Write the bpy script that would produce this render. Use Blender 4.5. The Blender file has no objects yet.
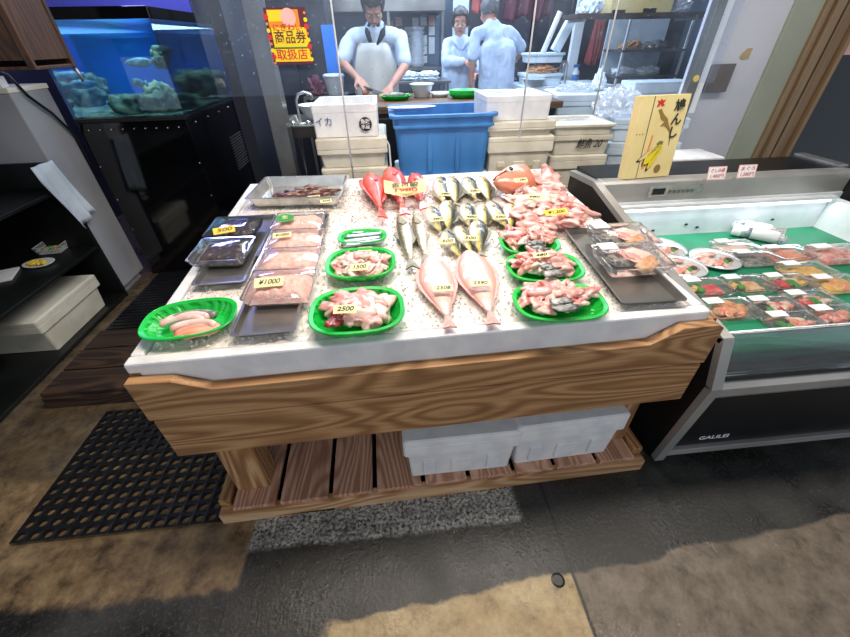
import bpy, bmesh, math, random
from mathutils import Vector, Matrix, Euler, noise
PI = math.pi
S = bpy.context.scene
COL = S.collection
R_ = Matrix(((0.99519823, 0.07071822, -0.06767134), (-0.09654341, 0.59535102, -0.79764437), (-0.01611979, 0.80034749, 0.59931966)))
FPX, CX, CY, CH = 371.79, 425.0, 318.5, 1.45

# ------------------------------------------------------------ camera
cam_d = bpy.data.cameras.new('camera'); cam = bpy.data.objects.new('camera', cam_d); COL.objects.link(cam)
cam_d.sensor_width = 36; cam_d.sensor_fit = 'HORIZONTAL'; cam_d.lens = FPX / 850 * 36; cam_d.clip_start = .02
cam.matrix_world = Matrix.Translation((0, 0, CH)) @ R_.to_4x4()
S.camera = cam
# ------------------------------------------------------------ world, lights, exposure
S.view_settings.view_transform = 'Standard'; S.view_settings.look = 'None'
S.view_settings.gamma = 1; S.view_settings.use_curve_mapping = False
S.view_settings.exposure = 0.0
w = bpy.data.worlds.new('world'); S.world = w; w.use_nodes = True
w.node_tree.nodes['Background'].inputs[0].default_value = (.72, .84, 1, 1)
w.node_tree.nodes['Background'].inputs[1].default_value = 0.5
def area(name, loc, sx, sy, e, col, rot=(0, 0, 0), vis=True):
    l = bpy.data.lights.new(name, 'AREA'); l.shape = 'RECTANGLE'; l.size = sx; l.size_y = sy; l.energy = e; l.color = col
    o = bpy.data.objects.new(name, l); o.location = loc; o.rotation_euler = rot; COL.objects.link(o); return o
area('stall_ceiling_light', (0.1, 1.25, 2.55), 1.6, .5, 50, (1, .91, .80))
area('case_ceiling_light', (1.8, 1.2, 2.6), 1.3, .4, 22, (1, .94, .86))
area('kitchen_ceiling_light', (0.3, 3.3, 2.6), 2.6, .4, 85, (.70, .84, 1))
area('kitchen_rear_light', (0.8, 5.2, 2.6), 3.0, .5, 120, (.64, .80, 1))
area('tank_side_light', (-1.9, 4.15, 2.7), .6, .3, 24, (.40, .42, 1))
area('open_front_daylight', (0.3, -2.2, 2.3), 4.5, 1.6, 26, (.93, .96, 1), (math.radians(62), 0, 0))

# ------------------------------------------------------------ helpers
def at(px, py, z=None, y=None, x=None):
    r = R_ @ Vector((px - CX, -(py - CY), -FPX)); o = Vector((0, 0, CH))
    t = (z - CH) / r.z if z is not None else (y / r.y if y is not None else x / r.x)
    return o + r * t
ICE_K = .035
def icez(y): return .795 + ICE_K * (y - .8)
def ice(px, py, dz=0):
    r = R_ @ Vector((px - CX, -(py - CY), -FPX))
    t = (.795 - ICE_K * .8 + dz - CH) / (r.z - ICE_K * r.y)
    return Vector((0, 0, CH)) + r * t
def c(h, k=1.0):
    h = h.lstrip('#'); v = [int(h[i:i + 2], 16) / 255 for i in (0, 2, 4)]
    v = [x / 12.92 if x <= .04045 else ((x + .055) / 1.055) ** 2.4 for x in v]
    return (v[0] * k, v[1] * k, v[2] * k, 1)
MATS = {}
class NT:
    def __init__(s, m): s.t = m.node_tree; s.n = s.t.nodes; s.l = s.t.links
    def new(s, ty, **k):
        n = s.n.new(ty)
        for a, b in k.items(): setattr(n, a, b)
        return n
    def link(s, a, b): s.l.new(a, b)
    def coord(s, kind='Object', scale=(1, 1, 1), rot=(0, 0, 0)):
        t = s.new('ShaderNodeTexCoord'); m = s.new('ShaderNodeMapping')
        m.inputs['Scale'].default_value = scale; m.inputs['Rotation'].default_value = rot
        s.link(t.outputs[kind], m.inputs['Vector']); return m.outputs[0]
    def noise(s, vec, scale, detail=4, rough=.5, dist=0):
        n = s.new('ShaderNodeTexNoise'); n.inputs['Scale'].default_value = scale; n.inputs['Detail'].default_value = detail
        n.inputs['Roughness'].default_value = rough; n.inputs['Distortion'].default_value = dist
        if vec: s.link(vec, n.inputs['Vector'])
        return n.outputs['Fac']
    def ramp(s, fac, stops, interp='LINEAR'):
        r = s.new('ShaderNodeValToRGB'); r.color_ramp.interpolation = interp; e = r.color_ramp.elements
        while len(e) < len(stops): e.new(.5)
        for i, (p, col) in enumerate(stops): e[i].position = p; e[i].color = col if not isinstance(col, (int, float)) else (col, col, col, 1)
        s.link(fac, r.inputs[0]); return r.outputs[0]
    def mix(s, fac, a, b):
        m = s.new('ShaderNodeMix', data_type='RGBA')
        for sock, v in ((m.inputs[0], fac), (m.inputs[6], a), (m.inputs[7], b)):
            if hasattr(v, 'is_output'): s.link(v, sock)
            else: sock.default_value = v
        return m.outputs[2]
    def math(s, op, a, b=0.0, clamp=False):
        m = s.new('ShaderNodeMath', operation=op, use_clamp=clamp)
        for i, v in enumerate((a, b)):
            if hasattr(v, 'is_output'): s.link(v, m.inputs[i])
            else: m.inputs[i].default_value = v
        return m.outputs[0]
    def bump(s, h, strength=.3, dist=.01):
        b = s.new('ShaderNodeBump'); b.inputs['Strength'].default_value = strength; b.inputs['Distance'].default_value = dist
        s.link(h, b.inputs['Height']); s.link(b.outputs[0], s.bsdf.inputs['Normal'])
def base(name, rough=.5, metal=0.0, spec=.5):
    m = bpy.data.materials.new(name); m.use_nodes = True; t = NT(m); t.bsdf = t.n['Principled BSDF']; t.out = t.n['Material Output']
    t.bsdf.inputs['Roughness'].default_value = rough; t.bsdf.inputs['Metallic'].default_value = metal
    t.bsdf.inputs['Specular IOR Level'].default_value = spec
    MATS[name] = m; return m, t
def mat(name, col, rough=.5, metal=0.0, col2=None, scale=8, lo=.4, hi=.65, bump=0, bscale=40, spec=.5, coat=0, sss=0, detail=4, stretch=(1, 1, 1)):
    """plain colour broken up by a noise towards a second colour"""
    m, t = base(name, rough, metal, spec)
    vec = t.coord('Object', stretch)
    n = t.noise(vec, scale, detail)
    c2 = col2 if col2 else tuple(min(1, x * .86) for x in col[:3]) + (1,)
    t.link(t.ramp(n, [(lo, col), (hi, c2)]), t.bsdf.inputs['Base Color'])
    if bump: t.bump(t.noise(vec, bscale, 3), bump, .004)
    if coat: t.bsdf.inputs['Coat Weight'].default_value = coat; t.bsdf.inputs['Coat Roughness'].default_value = .08
    if sss:
        t.bsdf.inputs['Subsurface Weight'].default_value = sss; t.bsdf.inputs['Subsurface Radius'].default_value = (.02, .008, .005)
        t.bsdf.inputs['Subsurface Scale'].default_value = .5
    return m
def clear(name, tint=(1, 1, 1), veil=.05, gloss=.08, rough=.06, veilcol=(.9, .93, 1, 1), drops=False):
    """clear sheet: transparent + a faint veil + a fresnel gloss"""
    m = bpy.data.materials.new(name); m.use_nodes = True; t = NT(m); t.n.clear()
    out = t.new('ShaderNodeOutputMaterial'); tr = t.new('ShaderNodeBsdfTransparent'); tr.inputs[0].default_value = tint + (1,)
    df = t.new('ShaderNodeBsdfDiffuse'); df.inputs[0].default_value = veilcol
    gl = t.new('ShaderNodeBsdfGlossy'); gl.inputs[0].default_value = (1, 1, 1, 1); gl.inputs['Roughness'].default_value = rough
    m1 = t.new('ShaderNodeMixShader'); m2 = t.new('ShaderNodeMixShader')
    t.link(tr.outputs[0], m1.inputs[1]); t.link(df.outputs[0], m1.inputs[2])
    if drops:
        v = t.coord('Object'); n = t.noise(v, 75, 2, .6); n2 = t.noise(v, 3, 3)
        f = t.math('ADD', t.math('MULTIPLY', t.ramp(n, [(.66, 0.0), (.76, 1.0)]), .55), t.math('MULTIPLY', t.ramp(n2, [(.35, 0.2), (.7, 1.0)]), veil), True)
        t.link(f, m1.inputs[0])
    else: m1.inputs[0].default_value = veil
    fr = t.new('ShaderNodeFresnel'); fr.inputs[0].default_value = 1.45
    fa = t.math('ADD', t.math('MULTIPLY', fr.outputs[0], .5 if drops else .8), gloss, True)
    t.link(fa, m2.inputs[0]); t.link(m1.outputs[0], m2.inputs[1]); t.link(gl.outputs[0], m2.inputs[2]); t.link(m2.outputs[0], out.inputs[0])
    MATS[name] = m; return m
def t_mid(a, b): return tuple(x * .45 + y * .55 for x, y in zip(a, b))
def wood(name, dark, mid, light, axis=0, sc=1.0, rough=.6):
    m, t = base(name, rough)
    st = [5, 5, 5]; st[axis] = .7
    v = t.coord('Object', tuple(st))
    n1 = t.noise(v, 2.2 * sc, 3, .5, .6)
    st3 = [3.2, 3.2, 3.2]; st3[axis] = .55
    nr = t.noise(t.coord('Object', tuple(st3)), 1.5 * sc, 1.5, .45, .35)
    rg = t.math('ADD', t.math('MULTIPLY', t.math('SINE', t.math('MULTIPLY', nr, 140.0)), .5), .5)
    st2 = [26, 26, 26]; st2[axis] = 1.2
    n2 = t.noise(t.coord('Object', tuple(st2)), 5, 4, .6)
    g = t.ramp(rg, [(.0, t_mid(dark, mid)), (.35, mid), (.9, light)])
    g2 = t.mix(t.ramp(n1, [(.52, 0.0), (.72, .5)]), g, dark)
    g3 = t.mix(t.ramp(n2, [(.33, .4), (.58, 0.0)]), g2, tuple(x * .35 for x in mid[:3]) + (1,))
    t.link(g3, t.bsdf.inputs['Base Color']); t.bump(n2, .35, .003)
    return m
# --- mesh builder
class B:
    def __init__(s): s.b = bmesh.new(); s.mi = 0
    def _fin(s, fs):
        for f in fs: f.material_index = s.mi
        return fs
    def box(s, c0, sz, rot=None, taper=1.0):
        vs = []
        M = Matrix.Translation(Vector(c0)) @ (Euler(rot).to_matrix().to_4x4() if rot else Matrix())
        for dz in (-.5, .5):
            k = taper if dz < 0 else 1
            for dx, dy in ((-.5, -.5), (.5, -.5), (.5, .5), (-.5, .5)):
                vs.append(s.b.verts.new(M @ Vector((dx * sz[0] * k, dy * sz[1] * k, dz * sz[2]))))
        q = [(3, 2, 1, 0), (4, 5, 6, 7), (0, 1, 5, 4), (1, 2, 6, 5), (2, 3, 7, 6), (3, 0, 4, 7)]
        s._fin([s.b.faces.new([vs[i] for i in f]) for f in q]); return s
    def b2(s, lo, hi): return s.box([(a + b) / 2 for a, b in zip(lo, hi)], [abs(b - a) for a, b in zip(lo, hi)])
    def rings(s, rings, cap0=True, cap1=True, loop=False):
        R = [[s.b.verts.new(v) for v in r] for r in rings]; n = len(R[0]); fs = []
        rng = range(len(R)) if loop else range(len(R) - 1)
        for i in rng:
            a, b_ = R[i], R[(i + 1) % len(R)]
            for j in range(n):
                k = (j + 1) % n
                fs.append(s.b.faces.new((a[j], a[k], b_[k], b_[j])))
        if not loop:
            if cap0: fs.append(s.b.faces.new(list(reversed(R[0]))))
            if cap1: fs.append(s.b.faces.new(R[-1]))
        s._fin(fs); return s
    def tube(s, pts, r, n=8, cap=True):
        pts = [Vector(p) for p in pts]; rs = r if isinstance(r, (list, tuple)) else [r] * len(pts); out = []
        up = None
        for i, p in enumerate(pts):
            d = (pts[min(i + 1, len(pts) - 1)] - pts[max(i - 1, 0)]).normalized()
            if up is None: up = Vector((0, 0, 1)) if abs(d.z) < .9 else Vector((0, 1, 0))
            a = d.cross(up).normalized(); b_ = d.cross(a).normalized() * -1
            up = b_ if b_.length > .1 else up
            out.append([p + (a * math.cos(2 * PI * k / n) + b_ * math.sin(2 * PI * k / n)) * rs[i] for k in range(n)])
        return s.rings(out, cap, cap)
    def lathe(s, prof, n=24, c0=(0, 0, 0), sx=1, sy=1, cap0=True, cap1=True):
        c0 = Vector(c0)
        return s.rings([[c0 + Vector((r * sx * math.cos(2 * PI * k / n), r * sy * math.sin(2 * PI * k / n), z)) for k in range(n)] for r, z in prof], cap0, cap1)
    def sph(s, c0, r, seg=12, M=None):
        r = (r, r, r) if isinstance(r, (int, float)) else r
        T = Matrix.Translation(Vector(c0)) @ (M if M else Matrix()) @ Matrix.Diagonal((r[0], r[1], r[2], 1))
        g = bmesh.ops.create_uvsphere(s.b, u_segments=seg, v_segments=max(6, seg // 2 + 2), radius=1, matrix=T)
        fs = set()
        for v in g['verts']: fs.update(v.link_faces)
        s._fin(fs); return s
    def prism(s, poly, a0, a1, plane='xz'):
        """extrude a 2-D outline; plane xz goes along y, yz along x, xy along z"""
        f = {'xz': lambda p, t: (p[0], t, p[1]), 'yz': lambda p, t: (t, p[0], p[1]), 'xy': lambda p, t: (p[0], p[1], t)}[plane]
        r0 = [s.b.verts.new(f(p, a0)) for p in poly]; r1 = [s.b.verts.new(f(p, a1)) for p in poly]; n = len(poly); fs = []
        fs.append(s.b.faces.new(r0)); fs.append(s.b.faces.new(list(reversed(r1))))
        for i in range(n): fs.append(s.b.faces.new((r0[i], r1[i], r1[(i + 1) % n], r0[(i + 1) % n])))
        s._fin(fs); return s
    def go(s, name, m, parent=None, smooth=False, bevel=0, loc=None, rot=None, solid=0, bseg=2):
        bmesh.ops.recalc_face_normals(s.b, faces=s.b.faces)
        me = bpy.data.meshes.new(name); s.b.to_mesh(me); s.b.free()
        for mm in (m if isinstance(m, (list, tuple)) else [m]): me.materials.append(mm)
        for p in me.polygons: p.use_smooth = smooth
        o = bpy.data.objects.new(name, me); COL.objects.link(o)
        if parent: o.parent = parent
        if loc is not None: o.location = loc
        if rot is not None: o.rotation_euler = rot
        if solid: d = o.modifiers.new('s', 'SOLIDIFY'); d.thickness = solid; d.offset = 0
        if bevel:
            d = o.modifiers.new('b', 'BEVEL'); d.width = bevel; d.segments = bseg; d.limit_method = 'ANGLE'; d.angle_limit = .6
        return o
def tag(o, label, cat, group=None, kind=None):
    o['label'] = label; o['category'] = cat
    if group: o['group'] = group
    if kind: o['kind'] = kind
    return o
def thing(name, label, cat, loc=(0, 0, 0), rot=(0, 0, 0), group=None):
    o = bpy.data.objects.new(name, None); COL.objects.link(o); o.empty_display_size = .05
    o.location = loc; o.rotation_euler = rot; return tag(o, label, cat, group)
def struct(o, label=None):
    o['kind'] = 'structure'
    if label: o['label'] = label
    return o
def dup(root, loc=None, rot=None, label=None, group=None, scale=None):
    r = root.copy(); COL.objects.link(r)
    if loc is not None: r.location = loc
    if rot is not None: r.rotation_euler = rot
    if scale is not None: r.scale = (scale,) * 3 if isinstance(scale, (int, float)) else scale
    if label: r['label'] = label
    if group: r['group'] = group
    for ch in list(root.children):
        k = ch.copy(); COL.objects.link(k); k.parent = r
        for g in list(ch.children):
            d = g.copy(); COL.objects.link(d); d.parent = k
    return r
FONT = bpy.data.fonts.load('<builtin>') if hasattr(bpy.data.fonts, 'load') else None
def text(name, s, size, m, parent=None, loc=(0, 0, 0), rot=(0, 0, 0), ext=.0004, shear=0, bold=0, label=None, width=None, flat=1.0):
    cu = bpy.data.curves.new(name, 'FONT'); cu.body = s; cu.size = size; cu.align_x = 'CENTER'; cu.align_y = 'CENTER'
    cu.extrude = ext; cu.shear = shear; cu.offset = bold
    if FONT: cu.font = FONT
    o = bpy.data.objects.new('t', cu); COL.objects.link(o)
    bpy.context.view_layer.update()
    me = bpy.data.meshes.new_from_object(o.evaluated_get(bpy.context.evaluated_depsgraph_get()))
    bpy.data.objects.remove(o)
    if width and len(me.vertices):
        x = max(v.co.x for v in me.vertices) - min(v.co.x for v in me.vertices)
        for v in me.vertices: v.co.x *= width / x
    me.materials.clear(); me.materials.append(m); me.name = name
    o = bpy.data.objects.new(name, me); COL.objects.link(o); o.parent = parent; o.location = loc; o.rotation_euler = rot
    if label: o['label'] = label
    return o
def remeshed(b, name, m, vox=.01, it=3, parent=None):
    o = b.go(name, m, None, True)
    r = o.modifiers.new('r', 'REMESH'); r.mode = 'VOXEL'; r.voxel_size = vox; r.use_smooth_shade = True
    if it: k = o.modifiers.new('s', 'SMOOTH'); k.iterations = it; k.factor = .5
    bpy.context.view_layer.update()
    me = bpy.data.meshes.new_from_object(o.evaluated_get(bpy.context.evaluated_depsgraph_get()))
    o.modifiers.clear(); o.data = me; me.name = name
    for p in me.polygons: p.use_smooth = True
    if parent: o.parent = parent
    return o
rnd = random.Random(4)

# ------------------------------------------------------------ materials
M = MATS
mat('foam', c('#e8e6e4'), .55, col2=c('#d9d7d8'), scale=12, bump=.25, bscale=140)
mat('foam_aged', c('#dcd6c6'), .6, col2=c('#c8c0ae'), scale=7, bump=.3, bscale=120)
mat('foam_blue', c('#dbe6ee'), .55, col2=c('#c3d2de'), scale=7, bump=.25, bscale=120)
wood('wood_front', c('#6a4529'), c('#a5764a'), c('#bd9062'), 0, 1.0)
wood('wood_light', c('#8a5f3c'), c('#c08f60'), c('#dcb288'), 0, .8)
wood('wood_side', c('#53301a'), c('#9a6a3e'), c('#b98c5c'), 1, 1.0)
wood('wood_slat', c('#8a5b44'), c('#c08c6e'), c('#d9a98e'), 1, 1.1)
wood('wood_leg', c('#6a4528'), c('#ae7c4e'), c('#cda176'), 2, 1.0)
wood('wood_dark', c('#1a110c'), c('#33221a'), c('#4c3626'), 0, 1.0)
wood('wood_cabinet', c('#22120a'), c('#3b2415'), c('#4d301c'), 2, 1.2, .5)
mat('steel', c('#93918c'), .3, .8, c('#7d7b77'), 5)
mat('steel_bright', c('#d4d3cf'), .25, .75, c('#a9a9a8'), 6)
mat('steel_satin', c('#b9b6b1'), .4, .55, c('#a5a29e'), 4)
mat('black_metal', c('#17181b'), .35, .2, c('#0e0f11'), 9)
mat('black_plastic', c('#101113'), .4, 0, c('#1a1b1e'), 9)
mat('black_gloss', c('#0b0c0f'), .08, 0, c('#07080a'), 3, coat=.6)
mat('black_board', c('#0c0e0e'), .45, 0, c('#151817'), 6)
mat('rubber', c('#121316'), .42, 0, c('#1c1d20'), 20, bump=.3)
mat('green_plastic', c('#16c245'), .3, 0, c('#0fa838'), 9, spec=.6)
mat('green_mat', c('#1d8a63'), .5, 0, c('#157a55'), 5, bump=.2, bscale=160)
mat('blue_plastic', c('#3f7fbf'), .42, 0, c('#3572b0'), 4, stretch=(3, 3, .6))
mat('white_plastic', c('#e6e8ea'), .35, 0, c('#d5d9dd'), 6)
mat('white_paint', c('#a9a9ad'), .45, 0, c('#9c9ca1'), 3)
mat('wall_white', c('#cdced6'), .5, 0, c('#bfc0ca'), 2, bump=.1)
mat('wall_dark', c('#24242e'), .5, 0, c('#191923'), 2)
mat('wall_kitchen', c('#6c7f92'), .4, 0, c('#56687c'), 2)
mat('ceiling', c('#6a6c70'), .8, 0, c('#606266'), 2)
mat('paper', c('#f0ead8'), .8, 0, c('#e6dfca'), 6)
mat('paper_white', c('#eeeeec'), .7, 0, c('#e2e2e2'), 6)
mat('tag_yellow', c('#f6eab0'), .6, 0, c('#eede98'), 9)
mat('tag_deep', c('#f2cf4a'), .6, 0, c('#e8c040'), 9)
mat('ink', c('#2a2622'), .6); mat('ink_red', c('#cc2e2a'), .6)
mat('red_fish', c('#e2402c'), .22, 0, c('#f06a50'), 14, .35, .7, bump=.4, bscale=220, coat=.5)
mat('pink_flesh', c('#e8978c'), .25, 0, c('#efc4b8'), 22, .4, .62, bump=.3, bscale=60, coat=.4, sss=.1)
mat('rose_flesh', c('#d9786e'), .25, 0, c('#efc2b6'), 26, .38, .6, bump=.3, bscale=60, coat=.4)
mat('pale_flesh', c('#ecd2c4'), .28, 0, c('#dfa494'), 24, .45, .7, bump=.3, bscale=70, coat=.4)
mat('mince', c('#f6cfc4'), .35, 0, c('#f0b8ab'), 60, .4, .6, bump=.9, bscale=130)
mat('dark_red_flesh', c('#7c1f22'), .2, 0, c('#a3403a'), 20, coat=.5)
mat('salmon', c('#e58f70'), .3, 0, c('#f6b49a'), 12, coat=.3, stretch=(1, 6, 1))
mat('tuna', c('#c93a40'), .25, 0, c('#de6a66'), 14, coat=.3)
mat('yellow_roe', c('#dfae58'), .35, 0, c('#eec983'), 50, bump=.8, bscale=120)
mat('tan_roll', c('#c58c5e'), .5, 0, c('#e0b890'), 40, bump=.7, bscale=100)
mat('grey_fish', c('#9b9890'), .3, 0, c('#4f504c'), 45, coat=.4)
mat('leaf', c('#3f8f36'), .5, 0, c('#5cae48'), 20)
mat('garnish_dark', c('#2c3324'), .5, 0, c('#40512e'), 20)
mat('shellfish', c('#241a1a'), .25, 0, c('#55403a'), 60, bump=.8, bscale=120, coat=.5)
mat('squid', c('#4a2620'), .3, 0, c('#8a5a48'), 40, coat=.5)
mat('silver_fish', c('#cfd6dc'), .18, .55, c('#8d979f'), 9, coat=.5)
mat('eye_black', c('#0a0a0a'), .1, coat=.6); mat('eye_white', c('#ddd6c4'), .2)
mat('fin_pink', c('#e3a294'), .4, 0, c('#d28676'), 40)
mat('fin_grey', c('#8d835c'), .4, 0, c('#6a6245'), 40)
mat('skin', c('#c4917a'), .5, 0, c('#b57f69'), 12, sss=.05)
mat('hair_dark', c('#1f1a18'), .5, 0, c('#332a26'), 60, bump=.8, bscale=150)
mat('hair_grey', c('#6b6a6c'), .5, 0, c('#4e4e52'), 60, bump=.8, bscale=150)
mat('cloth_white', c('#c9d6ea'), .8, 0, c('#b4c4dc'), 6, bump=.3, bscale=30)
mat('apron', c('#d5d5cc'), .6, 0, c('#c5c6bf'), 5, bump=.2, bscale=20)
mat('collar', c('#20242e'), .8); mat('trousers', c('#b9bab6'), .8); mat('towel', c('#e4edf6'), .9, bump=.8, bscale=60)
mat('rock', c('#a08a5c'), .8, 0, c('#2f3427'), 16, bump=1, bscale=40)
mat('tank_blue', c('#0c62c8'), .4, 0, c('#0c7fa8'), 2, .3, .7)
mat('yellow_box', c('#e3cf94'), .6, 0, c('#dac383'), 5)
mat('poster_yellow', c('#f0d21e'), .4, 0, c('#eec81a'), 5)
mat('poster_orange', c('#e88a1e'), .4); mat('poster_pink', c('#eeb6ae'), .5); mat('poster_dark', c('#5a1c30'), .5); mat('poster_green', c('#2f8a3a'), .5)
mat('blue_glow_panel', c('#2f7fd8'), .3, 0, c('#2a72cc'), 3)
mat('tan_metal', c('#a08668'), .35, .4, c('#8a7156'), 3, stretch=(6, 6, .5))
mat('green_grey_paint', c('#a3a796'), .5, 0, c('#989c8c'), 3)
mat('grey_plate', c('#77716f'), .4, .3, c('#6c6664'), 4)
mat('red_cloth', c('#a84a44'), .8, 0, c('#8a3a38'), 8)
mat('violet_paint', c('#4a4a96'), .35, 0, c('#5f62b4'), 1.5)
mat('violet_light', c('#7c80d8'), .4, 0, c('#6a6ec4'), 1.5)
mat('brown_counter', c('#6b4a30'), .4, 0, c('#4a3322'), 6, stretch=(1, 8, 8))
mat('stain_tan', c('#b8a27e'), .7); mat('knife_steel', c('#c8ccd0'), .15, 1); mat('sticker_black', c('#1c1c1c'), .5); mat('ink_blue', c('#35558c'), .6)
clear('film', (1, 1, 1), .03, .05, .05)
clear('clear_plastic', (.93, .95, .96), .10, .06, .10)
clear('bag_plastic', (.95, .97, 1), .30, .05, .22)
clear('curtain', (.88, .92, .99), .10, .0, .08, (.45, .60, .88, 1), drops=True)
clear('case_glass', (.93, .97, .96), .02, .05, .03)
clear('tank_glass', (.80, .90, .97), .0, .03, .02)
clear('water', (.62, .86, .95), .05, .0, .05, (.15, .5, .75, 1))
# fish skins patterned across the body (local y is the back)
def fish_skin(name, stops, rough=.2, spots=None, metal=.1, headcol=None):
    m, t = base(name, rough, metal); tc = t.coord('Object'); sp = t.new('ShaderNodeSeparateXYZ'); t.link(tc, sp.inputs[0])
    n = t.noise(tc, 30, 3); y = t.math('ADD', sp.outputs[1], t.math('MULTIPLY', t.math('SUBTRACT', n, .5), .05))
    y = t.math('ADD', t.math('MULTIPLY', y, 3.2), .5)
    col = t.ramp(y, stops)
    if headcol: col = t.mix(t.ramp(t.math('ADD', sp.outputs[0], t.math('MULTIPLY', n, .08)), [(.40, 0.0), (.46, .85)]), col, headcol)
    if spots: col = t.mix(t.ramp(t.noise(tc, spots[1], 2), [(.55, 0.0), (.62, .8)]), col, spots[0])
    t.link(col, t.bsdf.inputs['Base Color']); t.bsdf.inputs['Coat Weight'].default_value = .5; t.bump(t.noise(tc, 160, 2), .25, .003)
    return m
fish_skin('mackerel_skin', [(.26, c('#efece2')), (.38, c('#ece2b4')), (.46, c('#e0b93a')), (.55, c('#80794a')), (.64, c('#353a32'))], headcol=c('#5d5a44'))
fish_skin('long_skin', [(.36, c('#efe9de')), (.5, c('#d9cdb4')), (.56, c('#938a68')), (.64, c('#5b563e'))])
fish_skin('flounder_skin', [(.1, c('#e6ab9a')), (.32, c('#eabfb2')), (.5, c('#efcfc6')), (.7, c('#eab9ab')), (.9, c('#e2a593'))], .3)
fish_skin('bream_skin', [(.2, c('#efc6b6')), (.5, c('#dd8f74')), (.75, c('#b5563c'))], .22)
# crushed ice
m, t = base('ice', .22); v = t.coord('Object'); t.link(t.ramp(t.noise(v, 16, 4), [(.35, c('#e0d4c8')), (.62, c('#f1eae2'))]), t.bsdf.inputs['Base Color'])
t.bsdf.inputs['Subsurface Weight'].default_value = .3; t.bsdf.inputs['Subsurface Radius'].default_value = (.03, .03, .03); t.bsdf.inputs['Subsurface Scale'].default_value = 1.0; t.bsdf.inputs['Coat Weight'].default_value = .5
t.bump(t.math('ADD', t.noise(v, 120, 4, .7), t.noise(v, 45, 2)), .25, .003)
# floor: worn wet concrete with tan, brown, ochre and whitish zones over a dark base
m, t = base('floor', .4); v = t.coord('Object'); sp = t.new('ShaderNodeSeparateXYZ'); t.link(v, sp.inputs[0])
nA = t.noise(v, 3.0, 6, .6); nB = t.noise(v, 14, 6, .7); nC = t.noise(v, 85, 5, .65)
def edge(co, e, soft=.02, amp=.10, up=True):
    q = t.math('ADD', co, t.math('MULTIPLY', t.math('SUBTRACT', nA, .5), amp)); q = t.math('ADD', q, t.math('MULTIPLY', t.math('SUBTRACT', nB, .5), amp * .5))
    mr = t.new('ShaderNodeMapRange'); mr.interpolation_type = 'SMOOTHSTEP'; t.link(q, mr.inputs[0])
    mr.inputs[1].default_value = e - soft; mr.inputs[2].default_value = e + soft
    mr.inputs[3].default_value = 0 if up else 1; mr.inputs[4].default_value = 1 if up else 0
    return mr.outputs[0]
X_, Y_ = sp.outputs[0], sp.outputs[1]
AND = lambda *a: a[0] if len(a) == 1 else t.math('MULTIPLY', a[0], AND(*a[1:]))
dark = t.ramp(nA, [(.3, c('#161616')), (.5, c('#2b2a28')), (.7, c('#403e39'))])
dark = t.mix(t.ramp(nC, [(.52, 0.0), (.75, .5)]), dark, c('#65615a'))
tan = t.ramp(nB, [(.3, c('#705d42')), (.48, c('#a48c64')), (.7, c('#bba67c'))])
brown = t.ramp(nB, [(.3, c('#4b4138')), (.5, c('#6f6354')), (.7, c('#83776a'))])
ochre = t.ramp(nB, [(.32, c('#46382a')), (.5, c('#7d664a')), (.68, c('#9c8460'))])
col = dark
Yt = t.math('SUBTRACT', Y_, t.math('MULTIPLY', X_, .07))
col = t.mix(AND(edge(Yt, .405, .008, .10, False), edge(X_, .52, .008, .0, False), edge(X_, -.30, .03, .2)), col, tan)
col = t.mix(AND(edge(Yt, .405, .008, .08, False), edge(X_, .52, .008, .0)), col, brown)
col = t.mix(AND(edge(Y_, .52, .02, .10), edge(Y_, 1.1, .02, .1, False), edge(X_, -.60, .01, .03, False)), col, ochre)
col = t.mix(AND(edge(Y_, 1.0, .02, .2), edge(X_, -1.30, .02, .1, False)), col, t.mix(.55, ochre, dark))
wp = AND(edge(Y_, .625, .012, .05), edge(Y_, .80, .02, .0, False), edge(X_, -.60, .01, .04), edge(X_, .40, .02, .06, False))
col = t.mix(AND(wp, t.ramp(nC, [(.38, 0.0), (.60, .8)]), t.ramp(nB, [(.34, .35), (.55, 1.0)])), col, c('#dedad0'))
seam = AND(edge(X_, .515, .004, .01), edge(X_, .525, .004, .01, False), edge(Y_, .95, .01, 0, False))
col = t.mix(seam, col, c('#151412'))
t.link(col, t.bsdf.inputs['Base Color']); wet = t.ramp(nB, [(.4, .0), (.6, .75)])
t.link(t.ramp(nA, [(.4, .22), (.62, .55)]), t.bsdf.inputs['Roughness']); t.bump(t.math('ADD', nB, nC), .4, .006)
# ============================================================ THE SETTING
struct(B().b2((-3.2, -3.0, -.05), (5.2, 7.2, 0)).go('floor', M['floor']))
struct(B().b2((-3.2, -.9, 2.8), (5.2, 7.2, 2.9)).go('ceiling', M['ceiling']))
struct(B().b2((-3.2, 6.3, 0), (5.2, 6.4, 2.8)).go('wall_back', M['wall_kitchen']))
struct(B().b2((-3.0, .2, 0), (-2.9, 6.3, 2.8)).go('wall_left', M['wall_dark']))
struct(B().b2((1.96, 2.62, 0), (2.42, 2.72, 2.8)).go('wall_right', M['wall_white'], bevel=.004))
struct(B().b2((2.42, 2.60, 0), (2.60, 2.72, 2.8)).go('trim_1', M['green_grey_paint'], bevel=.004))
d = B()
for x0, x1, y0 in ((2.60, 2.64, 2.58), (2.645, 2.70, 2.56), (2.705, 2.72, 2.59), (2.725, 2.80, 2.57), (2.805, 2.83, 2.54)): d.b2((x0, y0, 0), (x1, 2.72, 2.8))
struct(d.go('trim_2', M['tan_metal'], bevel=.003))
struct(B().b2((2.83, 2.60, 0), (4.6, 2.66, 2.8)).go('door_1', M['black_gloss']))
# notice on the black door
p = at(850, 45, y=2.595)
q = tag(B().b2((0, 0, 0), (.12, .003, .10)).go('notice', M['poster_pink'], loc=(p.x - .01, 2.594, p.z - .05)), 'small pink notice on the black door at the right edge', 'notice')
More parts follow.
